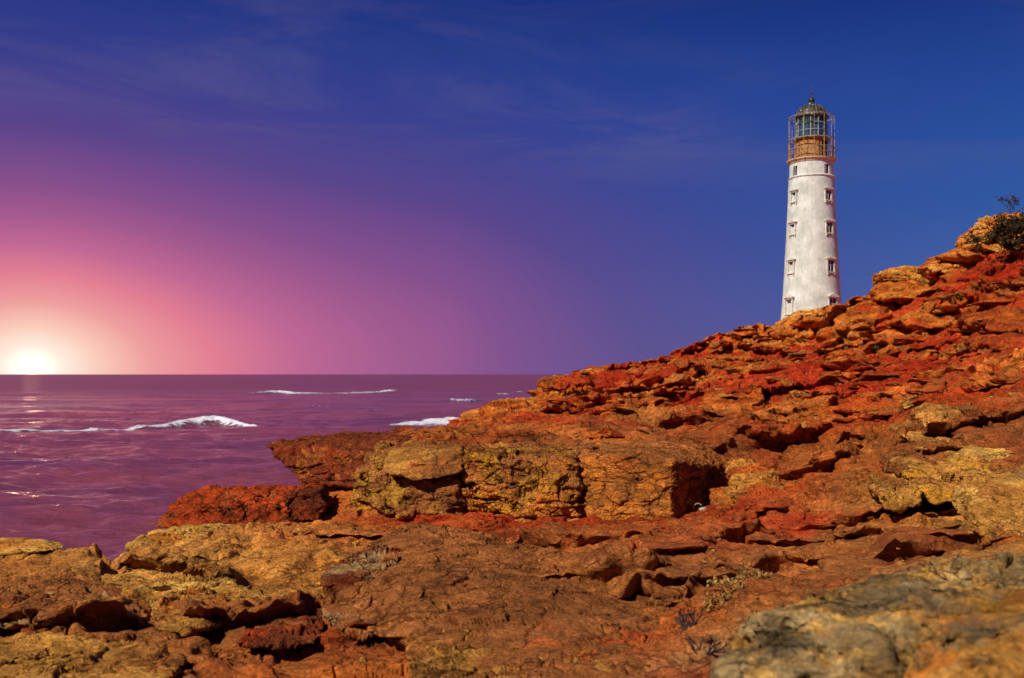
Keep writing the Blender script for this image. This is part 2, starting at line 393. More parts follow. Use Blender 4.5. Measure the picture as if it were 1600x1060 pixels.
# bedding: irregular layer boundaries
lr = np.random.RandomState(11)
gaps = np.concatenate([[0.0], lr.choice([0.16, 0.22, 0.3, 0.42, 0.6, 0.26], 200) * lr.uniform(0.8, 1.25, 200)])
BND = np.cumsum(gaps) - 12.0
lr2 = np.random.RandomState(5)
HARD = lr2.uniform(0.25, 1.0, len(BND))
FB = BND * 0.28 - 8
def terrace(S, BND=BND, k=0.34):
    """S -> stepped height, phase in the layer, layer index"""
    i = np.clip(np.searchsorted(BND, S) - 1, 0, len(BND) - 2)
    g = BND[i + 1] - BND[i]; p = (S - BND[i]) / g
    rise = sstep(0.0, k, p)
    T = BND[i] + g * (0.88 * rise + 0.12 * p)
    return T.astype(np.float32), p.astype(np.float32), i, g.astype(np.float32)

# ledges that can be told apart: line of the lip (u, v, distance), height, overhang
LEDGES = [
 ([(170,905,10.1),(240,915,9.8),(320,925,9.4),(390,938,9.0)], .20, .16),
 ([(262,985,6.95),(330,975,7.1),(420,966,7.25),(505,962,7.3)], .22, .30),
 ([(520,1004,6.5),(600,1008,6.3),(660,1012,6.1)], .14, .16),
 ([(950,900,8.3),(1000,930,7.6),(1060,955,7.0),(1110,975,6.6)], .11, .12),
 ([(1135,700,15.2),(1200,706,14.9),(1260,700,15.0),(1300,688,15.4)], .42, .50),
 ([(850,662,20.2),(900,660,20.4),(965,668,19.6)], .42, .5),
 ([(1100,640,21.5),(1160,636,21.7),(1230,622,22.3),(1300,606,23.0)], .50, .55),
 ([(838,634,26.5),(900,640,25.6),(960,636,25.6),(1030,622,26.6),(1110,604,27.5)], .62, .75),
 ([(900,604,31.5),(980,596,32),(1060,588,33)], .5, .6),
 ([(1100,552,37.0),(1180,548,36.2),(1260,552,34),(1330,548,33)], .5, .6),
 ([(1380,520,31.5),(1460,516,30.2),(1540,500,29)], .6, .7),
 ([(1372,562,26.5),(1450,556,26),(1520,550,25.4)], .45, .5),
 ([(1500,520,25.6),(1560,512,25.2),(1660,500,25)], .8, .8),
 ([(1300,606,24),(1380,598,24),(1470,590,23.6)], .4, .5),
 ([(1190,664,18.6),(1260,656,18.9),(1340,646,19.2)], .34, .4),
 ([(1380,706,13.0),(1460,700,13.1),(1540,690,13.0),(1640,680,12.8)], .26, .30),
 ([(1500,620,17.6),(1560,612,17.6),(1640,606,17.4)], .4, .5),
 ([(1010,668,18.2),(1080,676,17.6),(1130,684,17)], .25, .3),
 ([(1170,868,9.0),(1250,856,9.0),(1340,846,8.9),(1420,838,8.8)], .10, .12),
 ([(1370,890,7.2),(1450,868,7.4),(1540,850,7.6),(1620,840,7.7)], .15, .18),
 ([(1230,745,13.0),(1290,752,12.6),(1340,742,12.8)], .22, .25),
 ([(860,868,9.9),(930,876,9.5),(1010,880,9.2),(1060,872,9.3)], .13, .16),
 ([(-40,985,6.9),(60,992,6.75),(150,990,6.8),(235,982,6.95)], .20, .2),
]
def base_spot(u, v):
    Ys = np.geomspace(4, 50, 260); t = (u - 800) / FPX
    z = base_height(Ys * t, Ys); k = np.nonzero((z - H) / Ys >= (585 - v) / FPX)[0]
    return float(Ys[k[0]]) if len(k) else None
def more_ledges():
    rl = np.random.RandomState(23); out = []
    while len(out) < 68:
        farz = len(out) < 42
        u = rl.uniform(840, 1640) if farz else rl.uniform(560, 1600)
        v = rl.uniform(400, 690) if farz else rl.uniform(690, 940)
        Y = base_spot(u, v)
        if Y is None or (farz and not 16 < Y < 43) or (not farz and not 6 < Y < 16): continue
        if not farz and 540 < u < 1160 and 11.5 < Y < 16: continue
        L = rl.uniform(0.4, 1.7) * (1 if farz else 0.35) * (Y / 25 if farz else 1); n = 4; sl = rl.uniform(-0.12, 0.5)
        pts_ = []
        for i in range(n):
            X_ = (u - 800) / FPX * Y + L * (i - 1.5); Y_ = Y + sl * L * (i - 1.5) * 0.5 + rl.uniform(-.1, .1) * L
            pts_.append((800 + X_ / Y_ * FPX, v, Y_))
        hh = rl.uniform(.07, .17) * (Y / 26) if farz else rl.uniform(.05, .11)
        out.append((pts_, hh, hh * rl.uniform(1.6, 2.6) if farz else hh * rl.uniform(1.0, 1.6)))
    return out
def build_terrain():
    th = np.concatenate([np.linspace(R(-50), R(-31), 60, endpoint=False), np.linspace(R(-31), R(31), 1500, endpoint=False), np.linspace(R(31), R(55), 90)])
    r = np.concatenate([np.geomspace(0.9, 2.6, 70, endpoint=False), np.geomspace(2.6, 50, 1450, endpoint=False), np.geomspace(50, 260, 110)])
    TH, RR = np.meshgrid(th, r)
    nr, nt_ = TH.shape
    x = (RR * np.sin(TH)).ravel().astype(np.float64); y = (RR * np.cos(TH)).ravel().astype(np.float64)
    lod = (np.hypot(x, y) * 0.0021).astype(np.float32); lod[y < 2.4] *= 3
    lod[np.hypot(x, y) > 50] *= 6
    B, C = base_height(x, y, True)
    eps = 0.02 * RR.ravel()
    # downhill direction of the smoothed ground
    gx = (base_height(x + eps, y) - B) / eps; gy = (base_height(x, y + eps) - B) / eps
    gl = np.sqrt(gx * gx + gy * gy) + 1e-4
    dx = -gx / gl; dy = -gy / gl
    rd = RR.ravel().astype(np.float32)
    far = sstep(14, 26, rd)
    size = 0.5 + 0.45 * far                                   # bigger ledges up the hill
    # rubbly relief
    N1 = fbm2(x, y, 3.4, 4, 0.5, 1, lod)
    N2 = fbm2(x, y, 0.9, 4, 0.55, 9, lod)
    amp = 0.13 + 0.07 * far
    S = B + amp * N1 + (0.06 + 0.05 * far) * N2
    dip = 0.05 * x + 0.02 * y
    # fractured blocks, two sizes, lying along the slope
    wx = x + 0.35 * N1 * size; wy = y + 0.35 * N2 * size
    F1, E1, I1 = facets2(wx * 0.5, wy, 0.8, 1, 0.25); F1b, E1b, _ = facets2(wx * 0.45 + 3, wy, 2.2, 4, 0.2)
    F2, E2, I2 = facets2(wx * 0.7 + 7 + 0.1 * N2, wy, 0.34, 2, 0.7)
    F3, E3, I3 = facets2(wx * 0.8, wy + 5, 0.15, 3, 0.9)
    brk = sstep(-0.35, 0.25, fbm2(x, y, 3.0, 2, 0.5, 25) + 0.2 * far)
    M = sstep(-0.30, 0.12, fbm2(x, y, 5.0, 2, 0.5, 21) + 0.35 * far + 0.05)       # where bedding is exposed
    flat = sstep(0.04, 0.16, gl)
    M = M * (0.65 + 0.35 * flat)
    soil = sstep(0.08, 0.42, fbm2(x, y, 4.2, 4, 0.55, 131)) * (0.35 + 0.65 * far)      # pockets of smooth red earth between the beds
    M = M * (1 - 0.85 * soil)
    T, p, li, g = terrace((S - dip) / size)
    T = T * size + dip; g = g * size
    Z = S * (1 - M) + (T - 0.22 * g) * M
    # lips of the beds lean out over the softer rock below
    prof = sstep(0.0, 0.30, p) * (1 - 0.9 * sstep(0.31, 1.0, p))
    out = M * g * prof * HARD[li] * (1.25 + 1.5 * far) * (0.65 + 0.7 * fbm2(x, y, 1.6, 3, 0.6, 33, lod))
    # thin laminations inside the steps
    T2, p2, li2, g2 = terrace(Z - 0.1 * x + 0.05 * N2, FB, 0.5)
    lam = sstep(0.0, 0.45, p2) * (1 - sstep(0.55, 1.0, p2))
    steep = sstep(0.10, 0.6, gl)
    lodk = np.clip(0.10 / lod / 1.6 - 0.4, 0, 1)
    Z = Z + (T2 - (Z - 0.1 * x + 0.05 * N2)) * 0.7 * np.clip(lodk, 0, 1)
    out = out + (lam - 0.4) * 0.07 * size * lodk
    # blocks split by joints
    j1 = pn2(x / 1.3 + 0.35 * N1, y / 1.0 + 0.3 * N1, 51); j2 = pn2(x / 0.5 + 0.3 * N2, y / 0.62, 57)
    crack = (1 - sstep(0.0, 0.05, np.abs(j1))) * 0.12 + (1 - sstep(0.0, 0.07, np.abs(j2))) * 0.04
    crack *= sstep(-0.1, 0.25, fbm2(x, y, 4.0, 2, 0.5, 61))
    tread = 1 - M * (1 - sstep(0.30, 0.5, p)); tread = tread * tread
    Z = Z - crack * (0.6 + far) * tread
    ozl = np.zeros(len(x), np.float32); dyl = np.zeros(len(x), np.float32); tt = x / y
    jag = fbm2(x, y * 0.35, 1.3, 4, 0.5, 101)
    for pts_, hh, ov in LEDGES + more_ledges():
        if pts_[0][2] > 15 and len(pts_) < 9 and hh > .3: hh *= 0.42; ov *= 0.8
        tl = np.array([(u - 800) / FPX for u, _, _ in pts_]); yl0 = np.array([Y for _, _, Y in pts_])
        o_ = np.argsort(tl); tl = tl[o_]; yl0 = yl0[o_]; ym = float(yl0.mean())
        near = (tt > tl[0] - .06) & (tt < tl[-1] + .06) & (y > ym * 0.8) & (y < ym * 1.5)
        k_ = np.nonzero(near)[0]
        if not len(k_): continue
        yl = np.interp(tt[k_], tl, yl0) + jag[k_] * 0.035 * ym
        q_ = y[k_] - yl; w_ = 0.028 * ym
        el_ = min(0.022, (tl[-1] - tl[0]) * 0.35); ends = sstep(-0.15 * el_, el_, np.minimum(tt[k_] - tl[0], tl[-1] - tt[k_]) + 0.5 * el_ * jag[k_])
        brk_ = ends * (0.75 + 0.5 * np.clip(fbm2(x[k_], y[k_], 1.3 * ym / 12, 3, 0.6, 103), -1, 1))
        rise_ = sstep(0, w_, q_); back = np.exp(-np.maximum(q_ - w_, 0) / (7 * hh if ym > 15 else 5.5 * hh))
        ozl[k_] += (hh * rise_ * back * brk_ - 0.25 * hh * np.exp(-(q_ / (1.5 * w_)) ** 2) * (1 - rise_) * ends).astype(np.float32)
        if ym > 15: ozl[k_] -= (0.45 * hh * ends * np.exp(-(q_ / (9 * hh + w_)) ** 2)).astype(np.float32)
        lip = sstep(0.25 * w_, w_, q_) * np.exp(-np.maximum(q_ - w_, 0) / (2.2 * ov + w_))
        dyl[k_] = np.minimum(dyl[k_], -((ov + w_) * lip * brk_)).astype(np.float32)
    Z = Z + ozl
    # stones and chips
    st = pn2(x / 0.22, y / 0.22, 71); st2 = pn2(x / 0.45 + 4, y / 0.4, 73)
    k = np.clip(0.22 / lod / 2.2 - 0.6, 0, 1); k2 = np.clip(0.4 / lod / 2.2 - 0.6, 0, 1)
    Z = Z + (0.03 + 0.045 * far) * sstep(0.30, 0.55, st) * k + 0.07 * sstep(0.42, 0.62, st2) * k2 * far
    kf2 = np.clip(0.34 / lod / 3 - 0.5, 0, 1); kf3 = np.clip(0.15 / lod / 3 - 0.5, 0, 1)
    Z = Z + (far * 0.07 * F1b + F1 * (0.045 + 0.0 * far)) * (0.3 + 0.7 * brk) * tread
    Z = Z + F2 * (0.016 + 0.03 * far) * kf2 * brk * tread + F3 * 0.010 * kf3 * brk * tread
    Z = Z - ((1 - sstep(0, 0.08, E1)) * 0.04 * (0.6 + far) + (1 - sstep(0, 0.12, E2)) * 0.016 * kf2) * brk * tread
    X = x + dx * out + dyl * x / y * 0.7; Y = y + dy * out + dyl
    # rough skin in three directions
    n1 = fbm3(X, Y, Z * 2.2, 0.55, 5, 0.6, 3, lod); n2 = fbm3(X + 40, Y, Z * 2.2, 0.55, 5, 0.6, 8, lod)
    rough = (0.045 + 0.025 * far)
    X = X + n1 * rough * (0.3 + steep); Y = Y + n2 * rough * (0.3 + steep); Z = Z + (n1 - n2) * rough * 0.55
    # keep the sheet from folding past the lens when it is near
    vs = np.stack([X, Y, Z], 1)
    idx = np.arange(nr * nt_).reshape(nr, nt_)
    q = np.stack([idx[:-1, :-1], idx[:-1, 1:], idx[1:, 1:], idx[1:, :-1]], -1).reshape(-1, 4)
    o = mesh_obj('rocky_ground', vs, q, None, quads=True)
    # pigment: regional bed colour, each bed its own tint, red earth in hollows and runs
    tint = lr2.uniform(-1, 1, len(BND))[li].astype(np.float32)
    cm = fbm2(x, y, 2.6, 5, 0.6, 81, lod); cm2 = fbm2(x + 9, y, 1.1, 5, 0.65, 91, lod)
    C = C.astype(np.float32)
    w = sstep(0.0, 0.5, cm + 0.35 * tint)[:, None] * (0.3 + 0.45 * far[:, None])
    C = C * (1 - w) + PIG['O'] * w
    w = sstep(0.0, 0.42, cm2 - 0.3 * tint - 0.12)[:, None] * (0.22 + 0.55 * far[:, None])
    C = C * (1 - w) + PIG['R'] * w
    w = sstep(0.25, 0.6, -cm2 + 0.25 * tint)[:, None] * 0.5
    C = C * (1 - w) + PIG['b'] * w
    w = (0.75 * sstep(0.2, 0.8, soil + 0.25 * cm2))[:, None] * (0.3 + 0.7 * far[:, None])
    C = C * (1 - w) + PIG['R'] * w
    C = C * (1.0 + 0.18 * tint[:, None])
    add_col(o, 'pigment', np.clip(C, 0, 1))
    o.data.materials.append(MAT_ROCK)
    tag(o, 'layered orange and red rock headland rising to the ridge', 'rocky ground', kind='structure')
    # remember heights for placing things (nearest grid vertex)
    return th, r, vs.reshape(nr, nt_, 3)

MAT_ROCK = rock_material('bedded_rock')
TH_, R_, TV_ = build_terrain()
def ground_at(x, y):
    a = math.atan2(x, y); r = math.hypot(x, y)
    i = int(np.clip(np.searchsorted(R_, r), 0, len(R_) - 1)); j = int(np.clip(np.searchsorted(TH_, a), 0, len(TH_) - 1))
    return Vector(TV_[i, j].tolist())
def ground_hit(u, v):
    """the first ground spot on the sight line through photo pixel (u, v)"""
    j = int(np.clip(np.searchsorted(TH_, math.atan2(u - 800, FPX)), 0, len(TH_) - 1))
    c = TV_[:, j, :]; s = (c[:, 2] - H) / c[:, 1]
    k = np.nonzero(s >= (585 - v) / FPX)[0]
    k = [i for i in k if c[i, 1] > 1.6]
    return Vector(c[k[0]].tolist()) if k else None
#@@REST
# ------------------------------------------------------------------ the sea
def build_sea():
    m, nt, b = new_mat('sea_water')
    geo = nd(nt, 'ShaderNodeNewGeometry'); P = geo.outputs['Position']
    fo = nd(nt, 'ShaderNodeAttribute'); fo.attribute_name = 'foam'
    n = noise(nt, mapping(nt, P, (0.9, 2.0, 1)), 0.9, 8, 0.7, 0.4)
    fm = maprange(nt, mathn(nt, 'ADD', fo.outputs['Fac'], mathn(nt, 'MULTIPLY', mathn(nt, 'SUBTRACT', n, 0.5), 2.4)), 0.50, 0.72, 0, 1, True)
    pl = noise(nt, mapping(nt, P, (0.02, 0.05, 1)), 1.0, 4, 0.6)
    deep = mixc(nt, maprange(nt, pl, 0.35, 0.65), lin(108, 54, 80), lin(144, 68, 76))
    nt.links.new(mixc(nt, fm, deep, lin(235, 232, 240)), b.inputs['Base Color'])
    ch = nd(nt, 'ShaderNodeAttribute'); ch.attribute_name = 'chop'
    nt.links.new(mathn(nt, 'ADD', ch.outputs['Fac'], mathn(nt, 'MULTIPLY', fm, 0.5)), b.inputs['Roughness'])
    b.inputs['IOR'].default_value = 1.33
    nb = noise(nt, mapping(nt, P, (0.45, 0.95, 1), (0, 0, R(-8))), 1.0, 8, 0.66, 0.3)
    nb2 = noise(nt, mapping(nt, P, (1.6, 4.0, 1), (0, 0, R(6))), 1.0, 5, 0.65)
    h1 = bump(nt, None, nb, 0.5); h2 = bump(nt, None, nb2, 0.14, prev=h1)
    bump(nt, b, fm, 0.25, prev=h2)
    th = np.concatenate([np.linspace(R(-60), R(-31), 40, endpoint=False), np.linspace(R(-31), R(8), 900, endpoint=False), np.linspace(R(8), R(60), 60)])
    vpx = np.concatenate([np.linspace(420, 300, 40, endpoint=False), np.linspace(300, 1.2, 700)])
    r = FPX * H / vpx; r = np.concatenate([[15, 20], r[r > 22], [14000, 22000, 40000]])
    TH, RR = np.meshgrid(th, r); nr, nn = TH.shape
    x = (RR * np.sin(TH)).ravel(); y = (RR * np.cos(TH)).ravel(); rr = RR.ravel()
    dr = np.gradient(r); lod = np.repeat(np.maximum(dr, r * R(39) / 900), nn).astype(np.float32)
    z = np.zeros(len(x), np.float32)
    # swell and wind waves running towards the shore
    for wl, am, dirv, sd in [(38, .38, (0.15, 1), 1), (21, .30, (-.25, 1), 2), (12, .22, (.3, 1), 3), (7, .20, (-.1, 1), 4), (4.2, .22, (.45, 1), 5), (2.4, .19, (-.4, 1), 6), (1.4, .15, (.2, 1), 7), (.8, .055, (-.2, 1), 8)]:
        dx, dy = dirv; l = math.hypot(dx, dy); dx /= l; dy /= l
        a = (x * dx + y * dy) / wl; c = (-x * dy + y * dx) / (wl * 2.6)
        n = pn2(a, c, sd) * 1.3
        n = 1 - 2 * np.abs(n) if sd < 6 else n
        k = np.clip(wl / lod / 2.5 - 0.5, 0, 1)
        z += am * (n - 0.3) * k * 0.8
    foam = np.zeros(len(x), np.float32)
    # breakers: (u, v, height, foam width, foam strength) along each crest
    br = [
     [(-260, 680, .4, 1.7, .9), (0, 677, .4, 1.8, .95), (100, 673, .4, 1.6, .95), (200, 669, .4, 1.7, .9), (255, 667, .6, 2.0, .9), (290, 664, 1.0, 3.0, .95), (335, 662, 1.0, 3.0, 1.1), (370, 664, .75, 2.6, 1.05), (395, 668, .6, 2.5, 1.0), (410, 671, .3, 1.5, .5)],
     [(360, 617, .3, 4, .3), (415, 615, 1.0, 8, .8), (440, 615, 1.3, 9, 1.1), (460, 616, 1.1, 9, .95), (520, 616, .7, 6, .8), (585, 614.5, 1.0, 8, .85), (608, 613, 1.1, 8, 1.1), (626, 613, .6, 5, .6)],
     [(606, 664, .2, 3.5, .6), (650, 663, .4, 5.5, .95), (700, 661, .5, 7, 1.0), (745, 658, .6, 8, 1.05), (800, 652, .8, 10, 1.1)],
     [(700, 627, .4, 4, .7), (720, 628, .8, 5, .85), (735, 629, .8, 5, .8), (748, 627, .6, 5, .7)],
     [(772, 631, .5, 9, .9), (800, 632, .8, 12, 1.1), (860, 630, .8, 12, 1.1)],
     [(775, 617, .4, 6, .75), (790, 617, .5, 7, .8), (800, 618, .3, 5, .5)],
     [(806, 613, .5, 8, .8), (818, 613, .6, 8, .8)],
     [(470, 634, .15, 3, .5), (500, 634, .2, 3, .6), (522, 635, .1, 3, .4)],
     [(860, 606, .2, 8, .6), (880, 606, .3, 8, .7), (900, 607, .2, 8, .5)],
     [(560, 642, .15, 2.5, .45), (590, 641, .2, 2.5, .6), (612, 642, .1, 2, .4)],
     [(-20, 711, .12, .7, .4), (10, 710, .15, .8, .4), (26, 711, .1, .6, .3)]]
    for line in br:
        pu = np.array([p[0] for p in line], float); w = [Vector(((p[0] - 800) / FPX * FPX * H / (p[1] - 585), FPX * H / (p[1] - 585), 0)) for p in line]
        tw = np.array([p.x / p.y for p in w]); yw = np.array([p.y for p in w])
        t = x / y
        yy = np.interp(t, tw, yw); hh = np.interp(t, tw, [p[2] for p in line]); ww = np.interp(t, tw, [p[3] for p in line]); ss = np.interp(t, tw, [p[4] for p in line])
        ed = np.minimum(t - tw[0], tw[-1] - t); k = sstep(-0.006, 0.004, ed)
        q = (y - yy) / (ww * 1.1)
        jag = 1 + 0.35 * pn2(x / 2.2, y / 6, 91) + 0.2 * pn2(x / 0.8, y / 3, 92)
        prof = np.where(q < 0, np.exp(-(q * 1.5) ** 2), np.exp(-(q * 0.8) ** 2))
        z += (hh * prof * k * jag * 0.85).astype(np.float32)
        f = np.where(q < 0, np.exp(-(q * 1.05) ** 2), np.exp(-(q * 2.2) ** 2)) * k * ss
        foam = np.maximum(foam, f)
    vs = np.stack([x, y, z], 1)
    idx = np.arange(nr * nn).reshape(nr, nn)
    q = np.stack([idx[:-1, :-1], idx[:-1, 1:], idx[1:, 1:], idx[1:, :-1]], -1).reshape(-1, 4)
    o = mesh_obj('sea', vs, q, m, quads=True); add_attr(o, 'foam', foam); add_attr(o, 'chop', 0.085 + 0.24 * sstep(60, 700, rr))
    tag(o, 'dark purple sea with white breakers reaching to the horizon', 'sea', kind='structure')
build_sea()

# ------------------------------------------------------------------ rocks
_ico = {}
def ico(n):
    if n not in _ico:
        bm = bmesh.new(); bmesh.ops.create_icosphere(bm, subdivisions=n, radius=1.0)
        me = bpy.data.meshes.new('tmp'); bm.to_mesh(me); bm.free()
        v = np.empty(len(me.vertices) * 3, np.float32); me.vertices.foreach_get('co', v)
        f = np.empty(len(me.polygons) * 3, np.int32); me.polygons.foreach_get('vertices', f)
        bpy.data.meshes.remove(me); _ico[n] = (v.reshape(-1, 3), f.reshape(-1, 3))
    return _ico[n]
def vnormals(v, f):
    a, b, c = v[f[:, 0]], v[f[:, 1]], v[f[:, 2]]
    fn = np.cross(b - a, c - a); n = np.zeros_like(v)
    for k in range(3):
        for ax in range(3): n[:, ax] += np.bincount(f[:, k], weights=fn[:, ax], minlength=len(v))
    return n / (np.linalg.norm(n, axis=1)[:, None] + 1e-9)
def rock_shape(points, sub=6, sharp=26, rough=0.05, wl=0.6, strat=0.05, bed=0.12, tilt=(0.12, 0.05), seed=0, cracks=0.05, lod=None, facet=0.30, dents=()):
    """a broken block: the solid spanned by the points, edges worn, then bedding, joints and grain cut in"""
    bm = bmesh.new()
    for p in points: bm.verts.new(p)
    bmesh.ops.convex_hull(bm, input=bm.verts)
    bm.normal_update()
    P = np.array([p[:] for p in points]); c = (P.min(0) + P.max(0)) / 2; c = 0.5 * c + 0.5 * P.mean(0)
    ext = (P.max(0) - P.min(0)) / 2
    N = []; D = []
    for f in bm.faces:
        n = np.array(f.normal[:]); pc = np.array(f.verts[0].co[:])
        if np.linalg.norm(n) < 0.5: continue
        d = float(np.dot(n, pc - c))
        if d < 0: n = -n; d = -d
        N.append(n); D.append(max(d, 1e-3))
    bm.free()
    N = np.array(N); D = np.array(D)
    v0, f = ico(sub)
    dr = v0 * ext[None]; dr = dr / np.linalg.norm(dr, axis=1)[:, None]
    q = np.maximum(dr @ N.T, 0) / D[None]                   # 1 / distance to each face
    r = 1.0 / (np.power(np.power(q, sharp).sum(1), 1.0 / sharp) + 1e-6)
    v = (c[None] + dr * r[:, None]).astype(np.float32)
    s = float(seed) * 17.3
    if lod is None: lod = float(np.linalg.norm(c - np.array([0, 0, H]))) * 0.0011
    for du, dv, dY, sx, sz, dep in dents:                  # hollows weathered into the face
        q0 = np.array(W(du, dv, dY)[:], np.float32); w_ = (v - q0[None]) / np.array([sx, max(sx, sz), sz], np.float32)
        k_ = np.exp(-(w_ ** 2).sum(1) * 1.4); v = v - (dep * k_)[:, None] * (dr * np.array([0.3, 1, 0.9])).astype(np.float32)
    n = vnormals(v, f)
    a = fbm3(v[:, 0] + s, v[:, 1], v[:, 2] * 1.4, wl * 1.8, 3, 0.5, 1)
    v = v + n * (a * rough * 1.3)[:, None]
    # bedding grooves, broken along their length
    zz = v[:, 2] + tilt[0] * v[:, 0] + tilt[1] * v[:, 1] + 0.05 * a + 0.03 * fbm3(v[:, 0] + s, v[:, 1], v[:, 2], 0.5, 2)
    side = sstep(0.12, 0.5, 1 - np.abs(n[:, 2]))
    t = zz / bed; ph = t - np.floor(t); li = np.floor(t).astype(int) % 64
    rs = np.random.RandomState(seed + 3).uniform(-1, 1, 64)
    prof = sstep(0.0, 0.16, ph) * (1 - sstep(0.80, 1.0, ph))
    keep = sstep(-0.25, 0.2, fbm3(v[:, 0] + s, v[:, 1] + 5, v[:, 2] * 2, 0.7, 2))
    hn = n * np.array([1, 1, 0.15]); hn /= (np.linalg.norm(hn, axis=1)[:, None] + 1e-6)
    v = v + hn * (side * strat * ((prof - 0.75) * keep + 0.55 * rs[li] * prof))[:, None]
    # joints
    j = pn3(v[:, 0] / (wl * 1.3) + s, v[:, 1] / (wl * 1.3), v[:, 2] / (wl * 1.1)); j2 = pn3(v[:, 0] / (wl * .45), v[:, 1] / (wl * .45) + s, v[:, 2] / (wl * .3))
    v = v - n * (0.3 * cracks * (1 - sstep(0, 0.06, np.abs(j2))))[:, None]
    F, E = facets3(v[:, 0] + 0.2 * a, v[:, 1] + s, v[:, 2] * 1.5 + 0.1 * a, wl * 0.55, seed % 9, 0.8)
    G, E2 = facets3(v[:, 0], v[:, 1] + s, v[:, 2] * 1.5 + 0.1 * a, wl * 0.22, seed % 7, 0.8)
    v = v + n * (rough * facet * (1.0 * F + 0.45 * G) - 0.7 * cracks * (1 - sstep(0, 0.07, E)))[:, None]
    # pits and grain
    n = vnormals(v, f)
    g = fbm3(v[:, 0], v[:, 1] + s, v[:, 2] * 1.8, wl * 0.5, 5, 0.62, 4, max(lod, 1e-3))
    pit = sstep(0.30, 0.6, pn3(v[:, 0] / (wl * .35), v[:, 1] / (wl * .35), v[:, 2] / (wl * .22) + s))
    v = v + n * (g * rough * 0.62 - pit * rough * 0.7)[:, None]
    return v, f, vnormals(v, f), li, rs
def paint(v, n, base, second, third=None, top=None, seed=0, wl=0.9, li=None, rs=None, w2=0.5, w3=0.5):
    s = seed * 5.1
    C = np.repeat(PIG[base][None], len(v), 0).astype(np.float32)
    k = sstep(0.0, 0.35, fbm3(v[:, 0] + s, v[:, 1], v[:, 2] * 1.6, wl, 5, 0.62))[:, None] * w2 * 1.6
    C = C * (1 - np.clip(k, 0, 1)) + PIG[second] * np.clip(k, 0, 1)
    if third:
        k = sstep(0.12, 0.42, fbm3(v[:, 0] - s, v[:, 1] + 3, v[:, 2] * 2, wl * 0.7, 5, 0.65))[:, None] * w3 * 1.5
        k = np.clip(k, 0, 1); C = C * (1 - k) + PIG[third] * k
    if top:
        k = sstep(0.5, 0.8, n[:, 2] + 0.15 * fbm3(v[:, 0], v[:, 1], v[:, 2], 0.4, 3))[:, None]; C = C * (1 - k) + PIG[top] * k
    if rs is not None: C = C * (1 + 0.14 * rs[li])[:, None]
    return C.astype(np.float32)
MAT_BLOCK = rock_material('weathered_block', (R(4), R(-6), 0))
MAT_LICHEN = rock_material('lichened_block', (R(2), R(-4), 0), accent=(214, 160, 52), acc_lo=0.52, acc_hi=0.66)
MAT_GREY = rock_material('grey_boulder', (R(10), R(12), 0), accent=(124, 104, 74), acc_lo=0.52, acc_hi=0.64, fine=0.8)
def rock(name, label, cat, px, pal, mat=None, sub=6, seed=0, group=None, **kw):
    pts = [W(*p) for p in px]
    top = kw.pop('top', None); stains = kw.pop('stains', ()); w2 = kw.pop('w2', 0.5); w3 = kw.pop('w3', 0.5); pw = kw.pop('pw', 0.9)
    v, f, n, li, rs = rock_shape(pts, sub=sub, seed=seed, **kw)
    C = paint(v, n, pal[0], pal[1], pal[2] if len(pal) > 2 else None, top, seed, pw, li, rs, w2, w3)
    for du, dv, dY, sx, sz in stains:  # dark grey painted over the hollows in place of their shade
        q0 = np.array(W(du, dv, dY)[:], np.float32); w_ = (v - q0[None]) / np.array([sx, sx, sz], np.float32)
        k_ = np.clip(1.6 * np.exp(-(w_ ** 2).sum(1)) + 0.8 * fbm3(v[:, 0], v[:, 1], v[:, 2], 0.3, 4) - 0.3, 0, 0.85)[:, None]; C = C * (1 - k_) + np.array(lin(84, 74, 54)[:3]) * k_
    o = mesh_obj(name, v, f, mat or MAT_BLOCK, quads=True)
    add_col(o, 'pigment', C)
    tag(o, label, cat, group); return o
def deep(px, back=1.2, drop=0.0):
    """the visible outline of a block plus its hidden rear: every corner again, further off and kept level"""
    out = list(px)
    for u, v, Y in px:
        p = W(u, v, Y); q = p + Vector((p.x / p.y * back * 0.5, back, -drop)); out.append((800 + q.x / q.y * FPX, 585 - (q.z - H) / q.y * FPX, q.y))
    return out

rock('rock_block', 'large yellow lichened rock face in the middle of the slope, cracked along its beds', 'rock',
     [(726,708,13.0),(800,704,13.0),(905,712,12.75),(722,810,13.0),(820,814,12.7),(905,818,12.5),(770,690,15.2),(900,694,15.2),(760,830,15.5),(900,830,15.5),(850,760,12.45)],
     'qyO', MAT_LICHEN, 8, 1, top='b', rough=0.06, strat=0.045, bed=0.2, tilt=(-0.02, 0), w2=0.7, w3=0.6, sharp=40, cracks=0.06)
rock('rock_block', 'squared orange block with a dark shaded end, joined to the yellow lichened face', 'rock',
     [(862,712,12.95),(960,706,12.7),(1052,718,12.3),(862,818,12.72),(960,820,12.45),(1048,822,12.15),(1062,702,13.2),(1138,728,14.3),(1140,816,13.9),(900,692,15.2),(1130,694,15.8),(900,830,15.5),(1130,830,15.5)],
     'Ooq', None, 8, 41, top='b', rough=0.032, strat=0.02, bed=0.3, tilt=(-0.02, 0), w2=0.5, w3=0.5, sharp=60, cracks=0.035, facet=0.5)
rock('rock_block', 'rounded olive brown block left of the large yellow block beside a red seam', 'rock',
     [(548,738,13.4),(562,708,13.9),(600,702,14.2),(718,700,14.2),(722,740,12.9),(722,808,12.8),(600,810,12.7),(556,776,13.1),(575,795,12.9),(610,690,15.4),(720,690,15.4),(570,820,15)],
     'byt', MAT_LICHEN, 7, 2, top='b', rough=0.07, strat=0.05, bed=0.2, sharp=16, w2=0.55)
